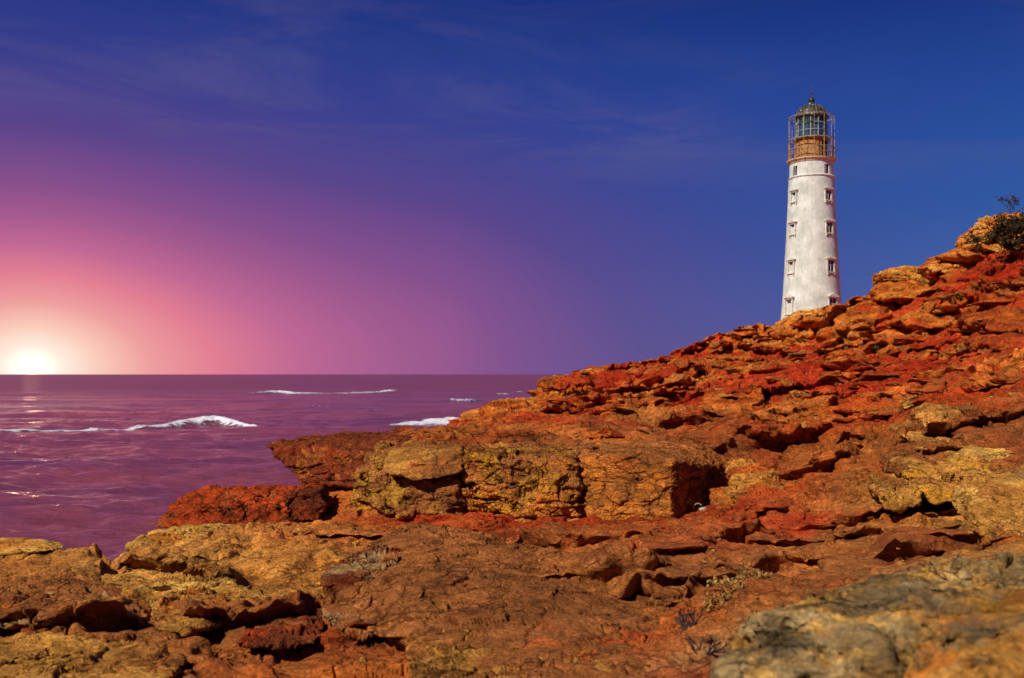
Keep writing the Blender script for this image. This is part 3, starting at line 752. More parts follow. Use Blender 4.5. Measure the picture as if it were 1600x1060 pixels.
rock('rock_slab', 'smooth brown slab capping the olive brown block, its front face slanting inwards', 'rock',
     [(598,738,12.9),(650,752,12.75),(690,748,12.8),(722,738,12.8),(724,700,13.1),(700,698,13.5),(610,704,13.6),(620,696,14.6),(720,692,14.8)],
     'btq', None, 6, 3, rough=0.03, strat=0.02, bed=0.2, sharp=30, cracks=0.02)
rock('pointed_slab', 'dark red pointed slab jutting out over the sea', 'rock',
     [(414,693,15.6),(440,688,16.4),(480,684,16.8),(530,674,17.2),(640,676,17.4),(566,704,14.3),(546,764,14.0),(470,752,14.7),(452,740,15.0),(640,700,14.3),(640,770,14.2),(600,780,16.5)],
     'drO', None, 7, 4, top='d', rough=0.05, strat=0.05, bed=0.16, tilt=(-0.18, 0), sharp=34, w2=0.35, w3=0.35)
rock('rock', 'rounded dark red rock at the water side below the pointed slab', 'rock',
     [(234,826,13.0),(246,795,13.3),(272,776,13.8),(330,762,14.4),(400,756,14.8),(500,752,15.2),(560,790,14.6),(560,830,13.1),(400,834,12.7),(300,834,12.7),(300,800,15.5),(520,800,16)],
     'drb', None, 7, 5, top='r', rough=0.06, strat=0.04, bed=0.22, sharp=18, w2=0.55)
rock('rock', 'small square dark brown rock set in red earth under the pointed slab', 'rock',
     deep([(444,772,13.2),(500,768,13.4),(512,790,13.3),(500,815,12.9),(446,815,12.8)], 0.8), 'dbr', None, 6, 6, rough=0.05, strat=0.04, bed=0.1)
rock('tan_ledge', 'long tan rock ledge stepping down to the water', 'rock',
     [(190,880,10.9),(194,856,11.3),(214,838,11.9),(240,826,12.7),(330,822,13.0),(560,818,12.5),(300,860,10.9),(400,872,10.3),(470,872,10.2),(560,860,10.4),(560,905,9.4),(470,925,9.2),(378,938,9.1),(290,922,9.7),(205,903,10.5),(300,880,13)],
     'tTO', MAT_LICHEN, 8, 7, rough=0.05, strat=0.06, bed=0.14, sharp=22, w2=0.6, w3=0.6, cracks=0.06)
rock('flat_slab', 'pale flat slab lying over a dark gap at the left edge', 'rock',
     [(-70,852,10.6),(0,846,10.7),(30,843,10.9),(72,842,11.0),(104,857,10.8),(70,862,10.3),(8,867,10.1),(-60,870,10.1),(90,846,11.6),(-40,842,11.7)],
     'TOt', None, 6, 8, rough=0.02, strat=0.03, bed=0.05, tilt=(0, 0), sharp=26, cracks=0.02)
rock('flat_slab', 'thin tan slab under the right end of the pale flat slab', 'rock',
     [(40,874,10.3),(130,868,10.5),(134,878,10.2),(60,890,9.9),(42,886,9.9),(120,866,11),(50,868,11)], 'tTb', None, 6, 9, rough=0.02, strat=0.03, bed=0.05, tilt=(0, 0))
rock('rock_shelf', 'grey brown shelf overhanging a deep shadow at the lower left corner', 'rock',
     [(-120,975,6.7),(-60,930,7.9),(60,905,8.8),(200,915,8.6),(236,950,7.4),(225,968,7.1),(140,972,6.75),(60,974,6.7),(0,982,6.55),(100,960,6.6),(-100,985,7.2),(230,975,8.4)],
     'btg', None, 7, 10, top='b', rough=0.04, strat=0.04, bed=0.09, tilt=(0, 0.03), sharp=24, cracks=0.04)
for i, (px, lb) in enumerate([
    ([(235,958,7.2),(330,958,7.3),(345,978,6.9),(300,992,6.5),(240,985,6.6)], 'small tan ledge right of the overhanging grey brown shelf'),
    ([(275,950,7.6),(312,948,7.7),(316,962,7.3),(290,972,7.1),(276,966,7.2)], 'brown wedge of rock resting on the small tan ledge')]):
    rock('rock', lb, 'rock', deep(px, 0.6), 'tbo', None, 6, 12 + i, rough=0.03, strat=0.03, bed=0.07)
rock('rock', 'dark brown rock overhanging a red hollow near the bottom', 'rock',
     [(368,1010,6.3),(400,980,6.9),(455,958,7.3),(500,960,7.3),(504,1000,6.5),(480,1012,6.2),(420,1004,6.2),(430,960,8),(500,962,8)], 'dbr', None, 6, 15, rough=0.04, strat=0.04, bed=0.1)
rock('brown_slab', 'broad smooth brown slab filling the lower middle, sloping down to the right', 'rock',
     [(503,900,8.1),(508,950,7.3),(560,868,8.8),(610,828,9.8),(640,818,10.2),(700,820,10.3),(800,842,9.8),(950,885,8.8),(1060,950,7.1),(1085,1010,5.8),(1060,1085,4.6),(850,1100,4.5),(700,960,7.0),(640,900,8.4),(800,960,6.85),(1000,1100,4.9),(560,1000,7.2),(620,1010,6.6)],
     'qbd', None, 8, 16, top='b', rough=0.022, strat=0.06, bed=0.12, tilt=(-0.25, 0.1), sharp=36, cracks=0.05, facet=0.5, w2=0.6, pw=1.3)
rock('rock_slab', 'tilted grey brown slab forming the broken left corner of the broad brown slab', 'rock',
     [(500,905,7.9),(540,872,8.5),(600,850,9.0),(660,880,8.3),(690,930,7.3),(640,985,6.5),(570,1000,6.35),(512,975,6.7),(505,940,7.1),(600,930,7.2)],
     'dbg', None, 7, 42, top='b', rough=0.03, strat=0.015, bed=0.14, tilt=(-0.1, 0.1), sharp=40, cracks=0.05, facet=0.4)
rock('rock_slab', 'pale tan slab with a crisp upright left edge at the bottom of the lower middle', 'rock',
     [(636,985,6.3),(650,950,6.8),(700,925,7.3),(780,935,7.1),(900,990,6.1),(980,1080,4.9),(700,1110,4.5),(640,1060,5.0),(780,1110,4.4)],
     'tqb', None, 7, 43, top='q', rough=0.03, strat=0.05, bed=0.10, tilt=(-0.3, 0.1), sharp=44, cracks=0.05, facet=0.6)
rock('rock_slab', 'flat golden slab between the overhanging shelf and the tan ledge', 'rock',
     [(150,905,8.9),(230,890,9.4),(360,905,9.0),(440,940,7.9),(400,962,7.3),(300,960,7.2),(235,950,7.5),(170,925,8.2)],
     'tTq', None, 7, 44, top='t', rough=0.025, strat=0.04, bed=0.08, tilt=(0.1, 0.1), sharp=36, cracks=0.05, facet=0.5)
rock('rock_slab', 'thin laminated slab at the very bottom left', 'rock',
     [(-80,1000,6.1),(60,992,6.3),(200,1002,6.1),(300,1030,5.6),(260,1075,5.0),(100,1090,4.9),(-80,1080,4.9)],
     'tqb', None, 7, 45, top='t', rough=0.03, strat=0.07, bed=0.05, tilt=(0.0, 0.15), sharp=36, cracks=0.04, facet=0.5)
rock('slab', 'leaning layered grey brown slab at the right end of the broad brown slab', 'rock',
     [(955,905,8.0),(975,885,8.5),(1030,880,8.6),(1090,925,7.4),(1095,955,6.9),(1030,950,6.9),(975,930,7.4),(1060,910,8.4)], 'bgq', None, 6, 17, rough=0.03, strat=0.06, bed=0.07, tilt=(0.5, 0))
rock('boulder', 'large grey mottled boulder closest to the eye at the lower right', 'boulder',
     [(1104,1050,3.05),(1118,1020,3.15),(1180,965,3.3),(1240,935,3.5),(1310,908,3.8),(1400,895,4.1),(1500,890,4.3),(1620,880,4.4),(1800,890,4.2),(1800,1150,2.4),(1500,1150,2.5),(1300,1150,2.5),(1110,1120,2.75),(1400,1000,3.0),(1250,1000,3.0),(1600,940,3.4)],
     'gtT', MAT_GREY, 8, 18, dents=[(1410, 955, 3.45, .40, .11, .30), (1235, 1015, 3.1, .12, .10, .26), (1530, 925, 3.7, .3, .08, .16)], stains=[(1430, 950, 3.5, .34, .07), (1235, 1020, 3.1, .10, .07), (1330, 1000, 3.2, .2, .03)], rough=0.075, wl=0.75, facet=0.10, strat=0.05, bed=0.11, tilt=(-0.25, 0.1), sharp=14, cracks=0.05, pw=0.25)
rock('boulder', 'ochre topped boulder leaning on the large grey boulder in the lower right corner', 'boulder',
     [(1385,1075,2.45),(1420,1020,2.6),(1480,975,2.75),(1540,950,2.9),(1620,938,3.0),(1750,930,2.9),(1750,1200,2.0),(1450,1200,2.1),(1380,1130,2.25),(1600,1000,2.5)],
     'tgO', MAT_GREY, 7, 19, rough=0.055, wl=0.6, facet=0.10, strat=0.03, bed=0.1, sharp=14, cracks=0.03, pw=0.2)
# the right hand side
for i, (px, lb, pal, kw) in enumerate([
    ([(1440,650,14.6),(1455,634,15.0),(1500,634,15.1),(1508,650,14.7),(1506,678,14.3),(1446,680,14.2)], 'square tan block standing on the slope near the right edge', 'tbq', {}),
    ([(1505,640,15.2),(1530,634,15.4),(1535,660,15.0),(1515,684,14.4)], 'narrow brown block behind the square tan block', 'bdo', {}),
    ([(1402,672,14.2),(1430,664,14.5),(1520,680,13.9),(1500,694,13.4),(1420,690,13.6)], 'flat tan slab at the foot of the square tan block', 'tqb', {}),
    ([(1520,785,8.9),(1530,768,9.2),(1570,762,9.4),(1700,760,9.4),(1700,850,8.0),(1540,842,8.3),(1522,820,8.5)], 'tan squared boulder cut by the right edge of the picture', 'tqT', {}),
    ([(1480,712,12.0),(1520,696,12.6),(1700,680,12.8),(1700,740,11.4),(1500,740,11.6),(1478,728,11.8)], 'upper thick slab of the grey tan rock pile at the right edge', 'tbT', {}),
    ([(1432,745,10.9),(1450,730,11.3),(1540,728,11.4),(1555,750,10.8),(1540,786,10.2),(1450,788,10.2)], 'middle block of the grey tan rock pile with a lichened front', 'tyq', {}),
    ([(1540,740,11.0),(1700,725,11.2),(1700,765,10.2),(1560,768,10.3)], 'lower slab of the grey tan rock pile, right of its lichened block', 'tbg', {}),
    ([(1366,768,10.6),(1385,754,11.0),(1440,760,10.8),(1445,790,10.1),(1380,792,10.2)], 'low tan rock at the left foot of the rock pile', 'tqo', {}),
    ([(1395,725,11.8),(1440,716,12.0),(1470,730,11.6),(1440,742,11.2),(1400,740,11.3)], 'thin brown slab above the low tan rock', 'btq', {}),
    ([(1138,732,12.7),(1150,724,12.9),(1192,728,12.8),(1230,762,12.1),(1222,790,11.7),(1150,792,11.8)], 'orange brown block just right of the squared dark end of the yellow block', 'oqt', {}),
    ([(1122,775,12.6),(1180,772,12.5),(1205,795,11.8),(1120,800,11.9)], 'low orange rock in front of the orange brown block', 'oOq', {}),
    ([(1104,628,20.8),(1120,612,21.5),(1192,606,21.6),(1200,626,20.8),(1150,644,20.0),(1112,640,20.2)], 'overhanging orange ledge above a black gap, middle of the hillside', 'oOr', {}),
    ([(1140,658,18.4),(1165,652,18.6),(1204,656,18.5),(1200,672,18.0),(1150,674,17.9)], 'pale tan slab propped over a dark hole below the orange ledge', 'tTq', {}),
    ([(838,598,29.8),(850,590,30.5),(905,586,31),(1000,586,31.6),(1010,604,30.4),(940,622,29.0),(862,622,29.0),(842,612,29.4)], 'thick orange ledge ending the ridge above the sea', 'oOb', dict(bed=0.25, strat=0.22, rough=0.13, wl=1.3, sub=7)),
    ([(826,634,24.2),(846,622,25.0),(930,620,25.4),(960,634,24.6),(900,650,23.2),(835,648,23.4)], 'orange overhang under the ridge end with deep shadow beneath', 'orO', dict(bed=0.2, strat=0.16, rough=0.10, wl=1.0)),
    ([(744,664,20.0),(758,642,21.2),(800,632,21.8),(850,636,21.8),(880,650,21.0),(850,668,19.8),(790,670,19.6)], 'knobbly orange rock at the seaward foot of the ridge', 'Oro', dict(bed=0.2, strat=0.10, rough=0.11, wl=0.8)),
    ([(1372,424,37.2),(1380,419,38),(1470,414,37.6),(1500,424,36.8),(1470,440,36),(1376,436,36.6)], 'top slab of the stacked outcrop right of the lighthouse', 'OoT', dict(bed=0.28, strat=0.22, rough=0.13, wl=1.4)),
    ([(1368,452,36.4),(1386,440,36.8),(1480,440,36),(1490,456,35.2),(1440,468,34.8),(1374,464,35.6)], 'bottom slab of the stacked outcrop right of the lighthouse', 'Ooo', dict(bed=0.28, strat=0.22, rough=0.13, wl=1.4)),
    ([(1456,420,35.6),(1480,402,36.2),(1540,396,35.6),(1560,418,34.2),(1500,432,34.0)], 'rounded orange shelf under the crag at the top right', 'OoT', dict(bed=0.26, strat=0.2, rough=0.13, wl=1.4)),
    ([(1524,362,34.2),(1540,352,34.6),(1546,338,34.2),(1570,331,34),(1640,326,33.6),(1640,392,32),(1560,398,32.6),(1528,384,33.4)], 'craggy orange rock crowning the hilltop beside the dark shrub', 'OoT', dict(bed=0.26, strat=0.22, rough=0.16, wl=1.2, sub=7)),
    ([(1520,372,34.0),(1536,360,34.6),(1600,352,34),(1608,364,33),(1540,378,33)], 'thin jutting ledge low on the crag beside the dark shrub', 'OTo', dict(bed=0.14, strat=0.16, rough=0.08, wl=0.9)),
    ([(1490,392,34.8),(1510,382,35.4),(1580,376,34.6),(1584,390,33.6),(1512,400,33.8)], 'thin orange ledge between the crag and the rounded shelf', 'OoT', dict(bed=0.14, strat=0.16, rough=0.08, wl=0.9)),
    ([(1440,416,36.2),(1462,404,36.8),(1520,398,36),(1524,412,35),(1456,424,35.2)], 'thin slab bridging the stacked outcrop and the rounded shelf', 'OoT', dict(bed=0.14, strat=0.16, rough=0.08, wl=0.9)),
    ([(1528,500,23.5),(1560,484,24.4),(1660,480,24),(1660,514,22.6),(1560,520,22.6)], 'dark red overhang near the right edge, above another', 'ord', dict(bed=0.22, strat=0.16, rough=0.1, wl=1.0)),
    ([(1540,536,21.8),(1570,520,22.4),(1660,516,22),(1660,548,20.8),(1570,556,20.8)], 'red brown ledge under the dark red overhang', 'rod', dict(bed=0.2, strat=0.15, rough=0.1, wl=1.0)),
    ([(1405,500,29.4),(1440,488,30),(1500,486,29.6),(1520,500,28.8),(1450,514,28.4)], 'orange shelf on the upper slope below the stacked outcrop', 'oOr', dict(bed=0.2, strat=0.16, rough=0.1, wl=1.0)),
    ([(1230,500,41),(1250,487,42),(1300,479,42),(1322,482,41),(1300,500,39.6),(1250,508,39.6)], 'pale orange rock on the skyline at the foot of the lighthouse', 'TOo', dict(bed=0.3, strat=0.15, rough=0.15, wl=1.6)),
    ]):
    kw = dict(kw); sub = kw.pop('sub', 6)
    a = dict(rough=0.05, strat=0.05, bed=0.12, wl=0.6); a.update(kw)
    Yf = px[0][2]
    if i < 9: px = [(u, v, Y * 0.93) for u, v, Y in px]
    rock('rock_ledge' if 'ledge' in lb or 'shelf' in lb or 'overhang' in lb else 'rock_slab' if 'slab' in lb else 'rock', lb, 'rock', deep(px, 0.7 if Yf < 20 else 2.2), pal, None, sub, 30 + i, **a)

# broken slabs weathering out of the hillside, and stones lying about
def scatter():
    rs = np.random.RandomState(4)
    protos = []
    for k in range(10):
        flat = k < 5
        pts = [Vector((rs.uniform(-1, 1), rs.uniform(-.7, .7), rs.uniform(-.22, .22) if flat else rs.uniform(-.5, .5))) for _ in range(14)]
        v, f, n, li, r_ = rock_shape(pts, sub=5, seed=60 + k, sharp=18, rough=0.06, wl=0.8, strat=0.08 if flat else 0.05, bed=0.13, cracks=0.04, lod=0.02)
        for pal in (['oOr', 'qOb', 'rOo'] if flat else ['tTq', 'oOb', 'TtO']):
            me_o = mesh_obj('tmp', v, f, MAT_BLOCK, quads=True)
            add_col(me_o, 'pigment', paint(v, n, pal[0], pal[1], pal[2], None, k, 0.9, li, r_))
            protos.append((flat, pal, me_o.data)); bpy.data.objects.remove(me_o)
    slabs = [p for p in protos if p[0]]; stones = [p for p in protos if not p[0]]
    def put(name, me, u, v, size, label, cat, group, zs=1.0, sink=0.0):
        g = ground_hit(u, v)
        if g is None or g.z < 4.5 or g.y > 60: return
        o = bpy.data.objects.new(name, me); COL.objects.link(o)
        o.location = g - Vector((0, 0, sink * size)); o.rotation_euler = (rs.uniform(-.15, .15), rs.uniform(-.15, .15), rs.uniform(0, 6.28))
        o.scale = (size, size, size * zs); tag(o, label, cat, group)
    n = 0
    while n < 85:
        u = rs.uniform(860, 1620); v = rs.uniform(440, 700)
        g = ground_hit(u, v)
        if g is None or g.y < 15 or g.y > 46: continue
        s = g.y * rs.uniform(0.006, 0.022)
        f = slabs[rs.randint(len(slabs))]
        put('weathered_slab', f[2], u, v, s, 'flat orange slab weathering out of the red hillside', 'rock', 'slabs weathering out of the hillside', rs.uniform(.7, 1.2), 0.08); n += 1
    n = 0
    while n < 200:
        if rs.rand() < 0.62: u = rs.uniform(880, 1600); v = rs.uniform(480, 720)
        else: u = rs.uniform(1080, 1600); v = rs.uniform(720, 900)
        g = ground_hit(u, v)
        if g is None or g.y > 40: continue
        s = g.y * 0.0011 * rs.choice([1.3, 1.8, 2.4, 3.4, 5.0], p=[.35, .3, .2, .1, .05])
        f = stones[rs.randint(len(stones))]
        put('stone', f[2], u, v, s, 'small loose stone lying on the red slope', 'stone', 'loose stones on the slope', rs.uniform(.5, .9), -0.1); n += 1
    n = 0
    while n < 90:
        u = rs.uniform(0, 1250); v = rs.uniform(835, 1050)
        g = ground_hit(u, v)
        if g is None or g.y > 12.5: continue
        s = g.y * 0.0009 * rs.choice([1.3, 2.0, 3.0, 5.0, 7.0], p=[.35, .3, .2, .1, .05]); f = stones[rs.randint(len(stones))]
        put('stone', f[2], u, v, s, 'small broken stone lying on the tan foreground rock', 'stone', 'broken stones on the foreground rock', rs.uniform(.5, .9), -0.05); n += 1
    for u, v, s, lb in [(1420, 634, 0.13, 'pale upright stone standing by the square tan block'), (1250, 668, 0.10, 'pale stone beside the propped tan slab')]:
        g = ground_hit(u, v)
        if g is None: continue
        put('stone', stones[0][2], u, v, s, lb, 'stone', None, 1.4, -0.2)
scatter()

# ------------------------------------------------------------------ lighthouse
def plaster():
    m, nt, b = new_mat('old_whitewash')
    tc = nd(nt, 'ShaderNodeTexCoord'); P = tc.outputs['Object']
    n1 = noise(nt, P, 0.55, 8, 0.65); n2 = noise(nt, P, 2.3, 8, 0.7); n3 = noise(nt, mapping(nt, P, (3.0, 3.0, 0.35)), 1.0, 6, 0.65)
    c = mixc(nt, maprange(nt, n1, 0.38, 0.66), lin(219, 220, 209), lin(180, 182, 171))
    c = mixc(nt, mathn(nt, 'MULTIPLY', maprange(nt, n3, 0.50, 0.70), 0.38), c, lin(156, 146, 128))
    c = mixc(nt, mathn(nt, 'MULTIPLY', maprange(nt, n2, 0.63, 0.68), 0.75), c, lin(150, 132, 112))
    c = mixc(nt, mathn(nt, 'MULTIPLY', maprange(nt, noise(nt, P, 1.1, 6, 0.6), 0.68, 0.72), 0.7), c, lin(196, 146, 108))
    nt.links.new(c, b.inputs['Base Color']); b.inputs['Roughness'].default_value = 0.85
    bump(nt, b, n2, 0.06)
    return m
def simple(name, c1, c2, rough=0.6, metal=0.0, sc=3.0, lo=.42, hi=.6, c3=None):
    m, nt, b = new_mat(name)
    tc = nd(nt, 'ShaderNodeTexCoord'); P = tc.outputs['Object']
    c = mixc(nt, maprange(nt, noise(nt, P, sc, 7, 0.68), lo, hi), lin(*c1), lin(*c2))
    if c3: c = mixc(nt, maprange(nt, noise(nt, P, sc * 2.3, 5, 0.6), .58, .64), c, lin(*c3))
    nt.links.new(c, b.inputs['Base Color']); b.inputs['Roughness'].default_value = rough; b.inputs['Metallic'].default_value = metal
    bump(nt, b, noise(nt, P, sc * 4, 5, 0.6), 0.01)
    return m
def build_lighthouse():
    D = 160.0; k = D / FPX                                # metres per photo pixel out there
    z0 = 12.2
    base = Vector(((1268 - 800) * k, D, z0))
    L = empty('lighthouse', base)
    tag(L, 'tall white lighthouse with a rusty lantern gallery, standing behind the ridge', 'lighthouse')
    zz = lambda v: H + (585 - v) * k - z0                 # photo row -> height above the foot
    MW = plaster(); MF = simple('window_surround', (222, 214, 200), (186, 176, 160), 0.8, sc=2)
    MD = simple('dark_glazing', (22, 22, 26), (44, 42, 44), 0.3, sc=2)
    MR = simple('rusty_iron', (190, 132, 62), (122, 64, 30), 0.8, sc=2.6, c3=(206, 158, 92))
    MP = simple('weathered_iron', (156, 148, 120), (112, 96, 60), 0.7, sc=2.0)
    MG = simple('grey_green_paint', (132, 140, 128), (160, 160, 146), 0.6, sc=2.0)
    MO = simple('tarnished_dome', (34, 33, 27), (62, 56, 42), 0.6, sc=0.8, c3=(196, 180, 132))
    # tower shell with real window openings
    prof = [(5.1, 0), (4.9, zz(510)), (4.70, zz(490)), (4.42, zz(455)), (4.12, zz(400)), (3.90, zz(360)), (3.70, zz(320)), (3.58, zz(284)), (3.56, zz(281)), (3.46, zz(277)), (3.42, zz(256.5))]
    p2 = []
    for (r0, h0), (r1, h1) in zip(prof[:-1], prof[1:]):
        for i in range(3): p2.append((r0 + (r1 - r0) * i / 3, h0 + (h1 - h0) * i / 3))
    p2.append(prof[-1])
    rad = lambda z: float(np.interp(z, [p[1] for p in prof], [p[0] for p in prof]))
    inner = [(r - 0.75, z) for r, z in p2[::-1]]
    vs, fs = lathe(p2 + inner, 96, cap=False)
    n = len(p2) + len(inner)
    for i in range(96): fs.append(((n - 1) * 96 + i, (n - 1) * 96 + (i + 1) % 96, (i + 1) % 96, i))
    wall = mesh_obj('tower_wall', vs, fs, MW, L, smooth=False)
    def place(ang, z, r):                                # frame on the wall: x along the wall, y outwards, z up
        a = R(ang)                                       # 0 = towards the camera, + = to the right
        out = Vector((math.sin(a), -math.cos(a), 0))
        tx = Vector((math.cos(a), math.sin(a), 0))
        M = Matrix.Identity(4); M.col[0][:3] = tx; M.col[1][:3] = out; M.col[2][:3] = (0, 0, 1); M.col[3][:3] = out * r + Vector((0, 0, z))
        return M
    rows = [(311, 1.05, 1.45), (361, 1.12, 1.55), (420, 1.2, 1.75), (481, 1.4, 2.3)]
    cut = bmesh.new(); wins = []
    for v, w, h in rows:
        z = zz(v); r = rad(z)
        for q, ang in enumerate((26, -64, 116, 206)):
            blind = ang in (-64, 206)
            M = place(ang, z, r); wins.append((M, w, h, blind, v))
            box(cut, 0, -0.05 if not blind else 0.10, 0, w, 1.1 if not blind else 0.45, h, M)
    tops = []
    for q in range(8):
        ang = 26 + 45 * q - 90; z = zz(270.2); r = rad(z); M = place(ang, z, r); w, h = 0.92, 1.5
        blind = (ang == -19); tops.append((M, w, h, blind)); box(cut, 0, -0.05 if not blind else 0.10, 0, w, 1.1 if not blind else 0.42, h, M)
    bmesh.ops.recalc_face_normals(cut, faces=cut.faces); cme = bpy.data.meshes.new('cut'); cut.to_mesh(cme); cut.free(); co = bpy.data.objects.new('cut', cme); COL.objects.link(co)
    co.location = base
    md = wall.modifiers.new('b', 'BOOLEAN'); md.operation = 'DIFFERENCE'; md.object = co; md.solver = 'EXACT'
    bpy.context.view_layer.update()
    dg = bpy.context.evaluated_depsgraph_get()
    nm = bpy.data.meshes.new_from_object(wall.evaluated_get(dg)); wall.modifiers.clear(); old = wall.data; wall.data = nm
    bpy.data.meshes.remove(old); bpy.data.objects.remove(co); bpy.data.meshes.remove(cme)
    nm.name = 'tower_wall'
    for M, w, h, blind, v in wins:
        fr = bmesh.new()
        t = 0.20
        for sx in (-1, 1): box(fr, sx * (w / 2 + t / 2), 0.04, 0, t, 0.20, h + 0.02, M)
        box(fr, 0, 0.03, h / 2 + 0.13, w + 2 * t + 0.06, 0.36, 0.22, M)
        box(fr, 0, 0.05, -h / 2 - 0.10, w + 2 * t + 0.02, 0.42, 0.16, M)
        wo = bm_obj('window', fr, MF, L)
        hd = bmesh.new()                                  # gabled hood
        hw = w / 2 + t + 0.20; zb = h / 2 + 0.25; zt = zb + (0.30 if v < 450 else 0.55)
        pts = [(-hw, zb), (hw, zb), (hw, zb + 0.13), (0, zt + 0.10), (-hw, zb + 0.13)]
        a = [hd.verts.new(M @ Vector((x, -0.12, z))) for x, z in pts]; b = [hd.verts.new(M @ Vector((x, 0.38, z))) for x, z in pts]
        hd.faces.new(a); hd.faces.new(b[::-1])
        for i in range(5): hd.faces.new((a[i], a[(i + 1) % 5], b[(i + 1) % 5], b[i]))
        bm_obj('window_hood', hd, MF, wo)
        for sx in (-1, 1):
            sl = bmesh.new(); box(sl, sx * (w / 2 + 0.08), 0.10, -h / 2 - 0.32, 0.16, 0.26, 0.26, M); bm_obj('sill_bracket', sl, MF, wo)
        pn = bmesh.new()
        if blind:
            box(pn, 0, -0.10, 0, w - 0.004, 0.05, h - 0.004, M); bm_obj('blind_panel', pn, MW, wo)
            db = bmesh.new(); box(db, 0, 0.02, h * 0.34, w * 0.5, 0.03, 0.22, M); bm_obj('vent', db, MD, wo)
        else:
            box(pn, 0, -0.04, 0, w - 0.004, 0.05, h - 0.004, M); bm_obj('pane', pn, MD, wo)
            mu = bmesh.new(); box(mu, 0, 0.005, 0, 0.07, 0.05, h - 0.01, M); box(mu, 0, 0.003, h * 0.14, w - 0.01, 0.05, 0.07, M); bm_obj('mullion', mu, MF, wo)
    for M, w, h, blind in tops:
        pn = bmesh.new(); d = -0.09 if blind else -0.2
        box(pn, 0, d, 0, w - 0.004, 0.05, h - 0.004, M); wo = bm_obj('window', pn, MW if blind else MD, L)
        if not blind:
            mu = bmesh.new(); box(mu, -w * 0.12, -0.15, 0, 0.08, 0.05, h - 0.01, M); bm_obj('mullion', mu, MF, wo)
    # string course and gallery deck
    r_ = rad(zz(279.5)); vs, fs = lathe([(r_ - 0.3, zz(280.6)), (r_ + 0.14, zz(280.6)), (r_ + 0.2, zz(279.6)), (r_ + 0.1, zz(278.6)), (r_ - 0.3, zz(278.6))], 96, False)
    mesh_obj('string_course', vs, fs, MF, L, smooth=False)
    vs, fs = lathe([(3.36, zz(257.5)), (3.55, zz(257)), (3.62, zz(255)), (3.86, zz(253.4)), (3.90, zz(251.6)), (3.70, zz(251.2)), (2.0, zz(251.0))], 96)
    mesh_obj('gallery_deck', vs, fs, simple('rust_streaked_stone', (206, 178, 132), (150, 96, 50), 0.8, sc=1.2, lo=.5, hi=.62), L, smooth=False)
    # watch room drum with doorway
    zd = zz(251); zt = zz(219.5); seg = 48; bm = bmesh.new()
    for i in range(seg):
        a0, a1 = 2 * math.pi * i / seg, 2 * math.pi * (i + 1) / seg
        am = (a0 + a1) / 2; ang = math.degrees(math.atan2(math.cos(am), -(-math.sin(am)) * -1))  # angle from the camera side
        ang = math.degrees(math.atan2(math.cos(am), -math.sin(am)))
        door = 22 < ang < 66
        p = lambda a, z: bm.verts.new((2.4 * math.cos(a), 2.4 * math.sin(a), z))
        z_lo = zd if not door else zt - 0.35
        bm.faces.new((p(a0, z_lo), p(a1, z_lo), p(a1, zt), p(a0, zt)))
    bmesh.ops.remove_doubles(bm, verts=bm.verts, dist=0.001)
    dr = bm_obj('watch_room_wall', bm, MR, L); sm = dr.modifiers.new('t', 'SOLIDIFY'); sm.thickness = 0.08; sm.offset = -1
    vs, fs = lathe([(1.0, zd + 0.02), (1.0, zt)], 24); mesh_obj('stair_well', vs, fs, MD, L, smooth=False)
    for ang in (-58, -30, -4, 20, 68):
        bm = bmesh.new(); M = place(ang, 0, 2.42); box(bm, 0, 0.02, (zd + zt) / 2, 0.09, 0.1, zt - zd, M); bm_obj('wall_rib', bm, MR, L)
    vs, fs = lathe([(2.0, zz(221)), (2.75, zz(220.4)), (2.90, zz(219.2)), (2.86, zz(218.2)), (2.3, zz(217.8))], 64)
    mesh_obj('lantern_deck', vs, fs, simple('rusty_deck', (176, 134, 84), (116, 66, 32), 0.8, sc=1.4), L, smooth=False)
    # lantern room: bars and panes
    zb = zz(217.8); ztop = zz(184.5); rl = 2.3
    bars = bmesh.new(); nb = 12
    for i in range(nb):
        a = 2 * math.pi * (i + .35) / nb; tube(bars, (rl * math.cos(a), rl * math.sin(a), zb), (rl * math.cos(a), rl * math.sin(a), ztop), 0.085, seg=6)
    for z in (zb + .05, zb + (ztop - zb) * .34, zb + (ztop - zb) * .67, ztop - .05): ring(bars, rl, z, 0.055, 48)
    room = bm_obj('lantern_room', bars, MG, L)
    gm, nt, b = new_mat('lantern_glass'); b.inputs['Base Color'].default_value = lin(96, 128, 140); b.inputs['Roughness'].default_value = 0.05
    tr = nd(nt, 'ShaderNodeBsdfTransparent'); tr.inputs[0].default_value = (0.50, 0.66, 0.66, 1); mx = nd(nt, 'ShaderNodeMixShader'); mx.inputs[0].default_value = 0.30
    nt.links.new(tr.outputs[0], mx.inputs[1]); nt.links.new(b.outputs[0], mx.inputs[2]); nt.links.new(mx.outputs[0], nt.nodes['Material Output'].inputs[0])
    bm = bmesh.new()
    for i in range(nb):
        a0, a1 = 2 * math.pi * (i + .35) / nb, 2 * math.pi * (i + 1.35) / nb
        bm.faces.new([bm.verts.new((2.26 * math.cos(a), 2.26 * math.sin(a), z)) for a, z in ((a0, zb), (a1, zb), (a1, ztop), (a0, ztop))])
    bm_obj('glazing', bm, gm, room)
    vs, fs = lathe([(.14, zb), (.3, zb + .3), (.18, zb + 1.2), (.42, zb + 1.5), (.5, zb + 2.0), (.42, zb + 2.5), (.16, zb + 2.7), (.1, zb + 3.3)], 20); mesh_obj('lamp', vs, fs, simple('dark_lens', (34, 40, 44), (60, 66, 66), .3), room)
    vs, fs = lathe([(2.32, ztop - .42), (2.34, ztop)], 48, False); mesh_obj('top_band', vs, fs, simple('dark_band', (64, 58, 44), (92, 80, 56), .7), room)
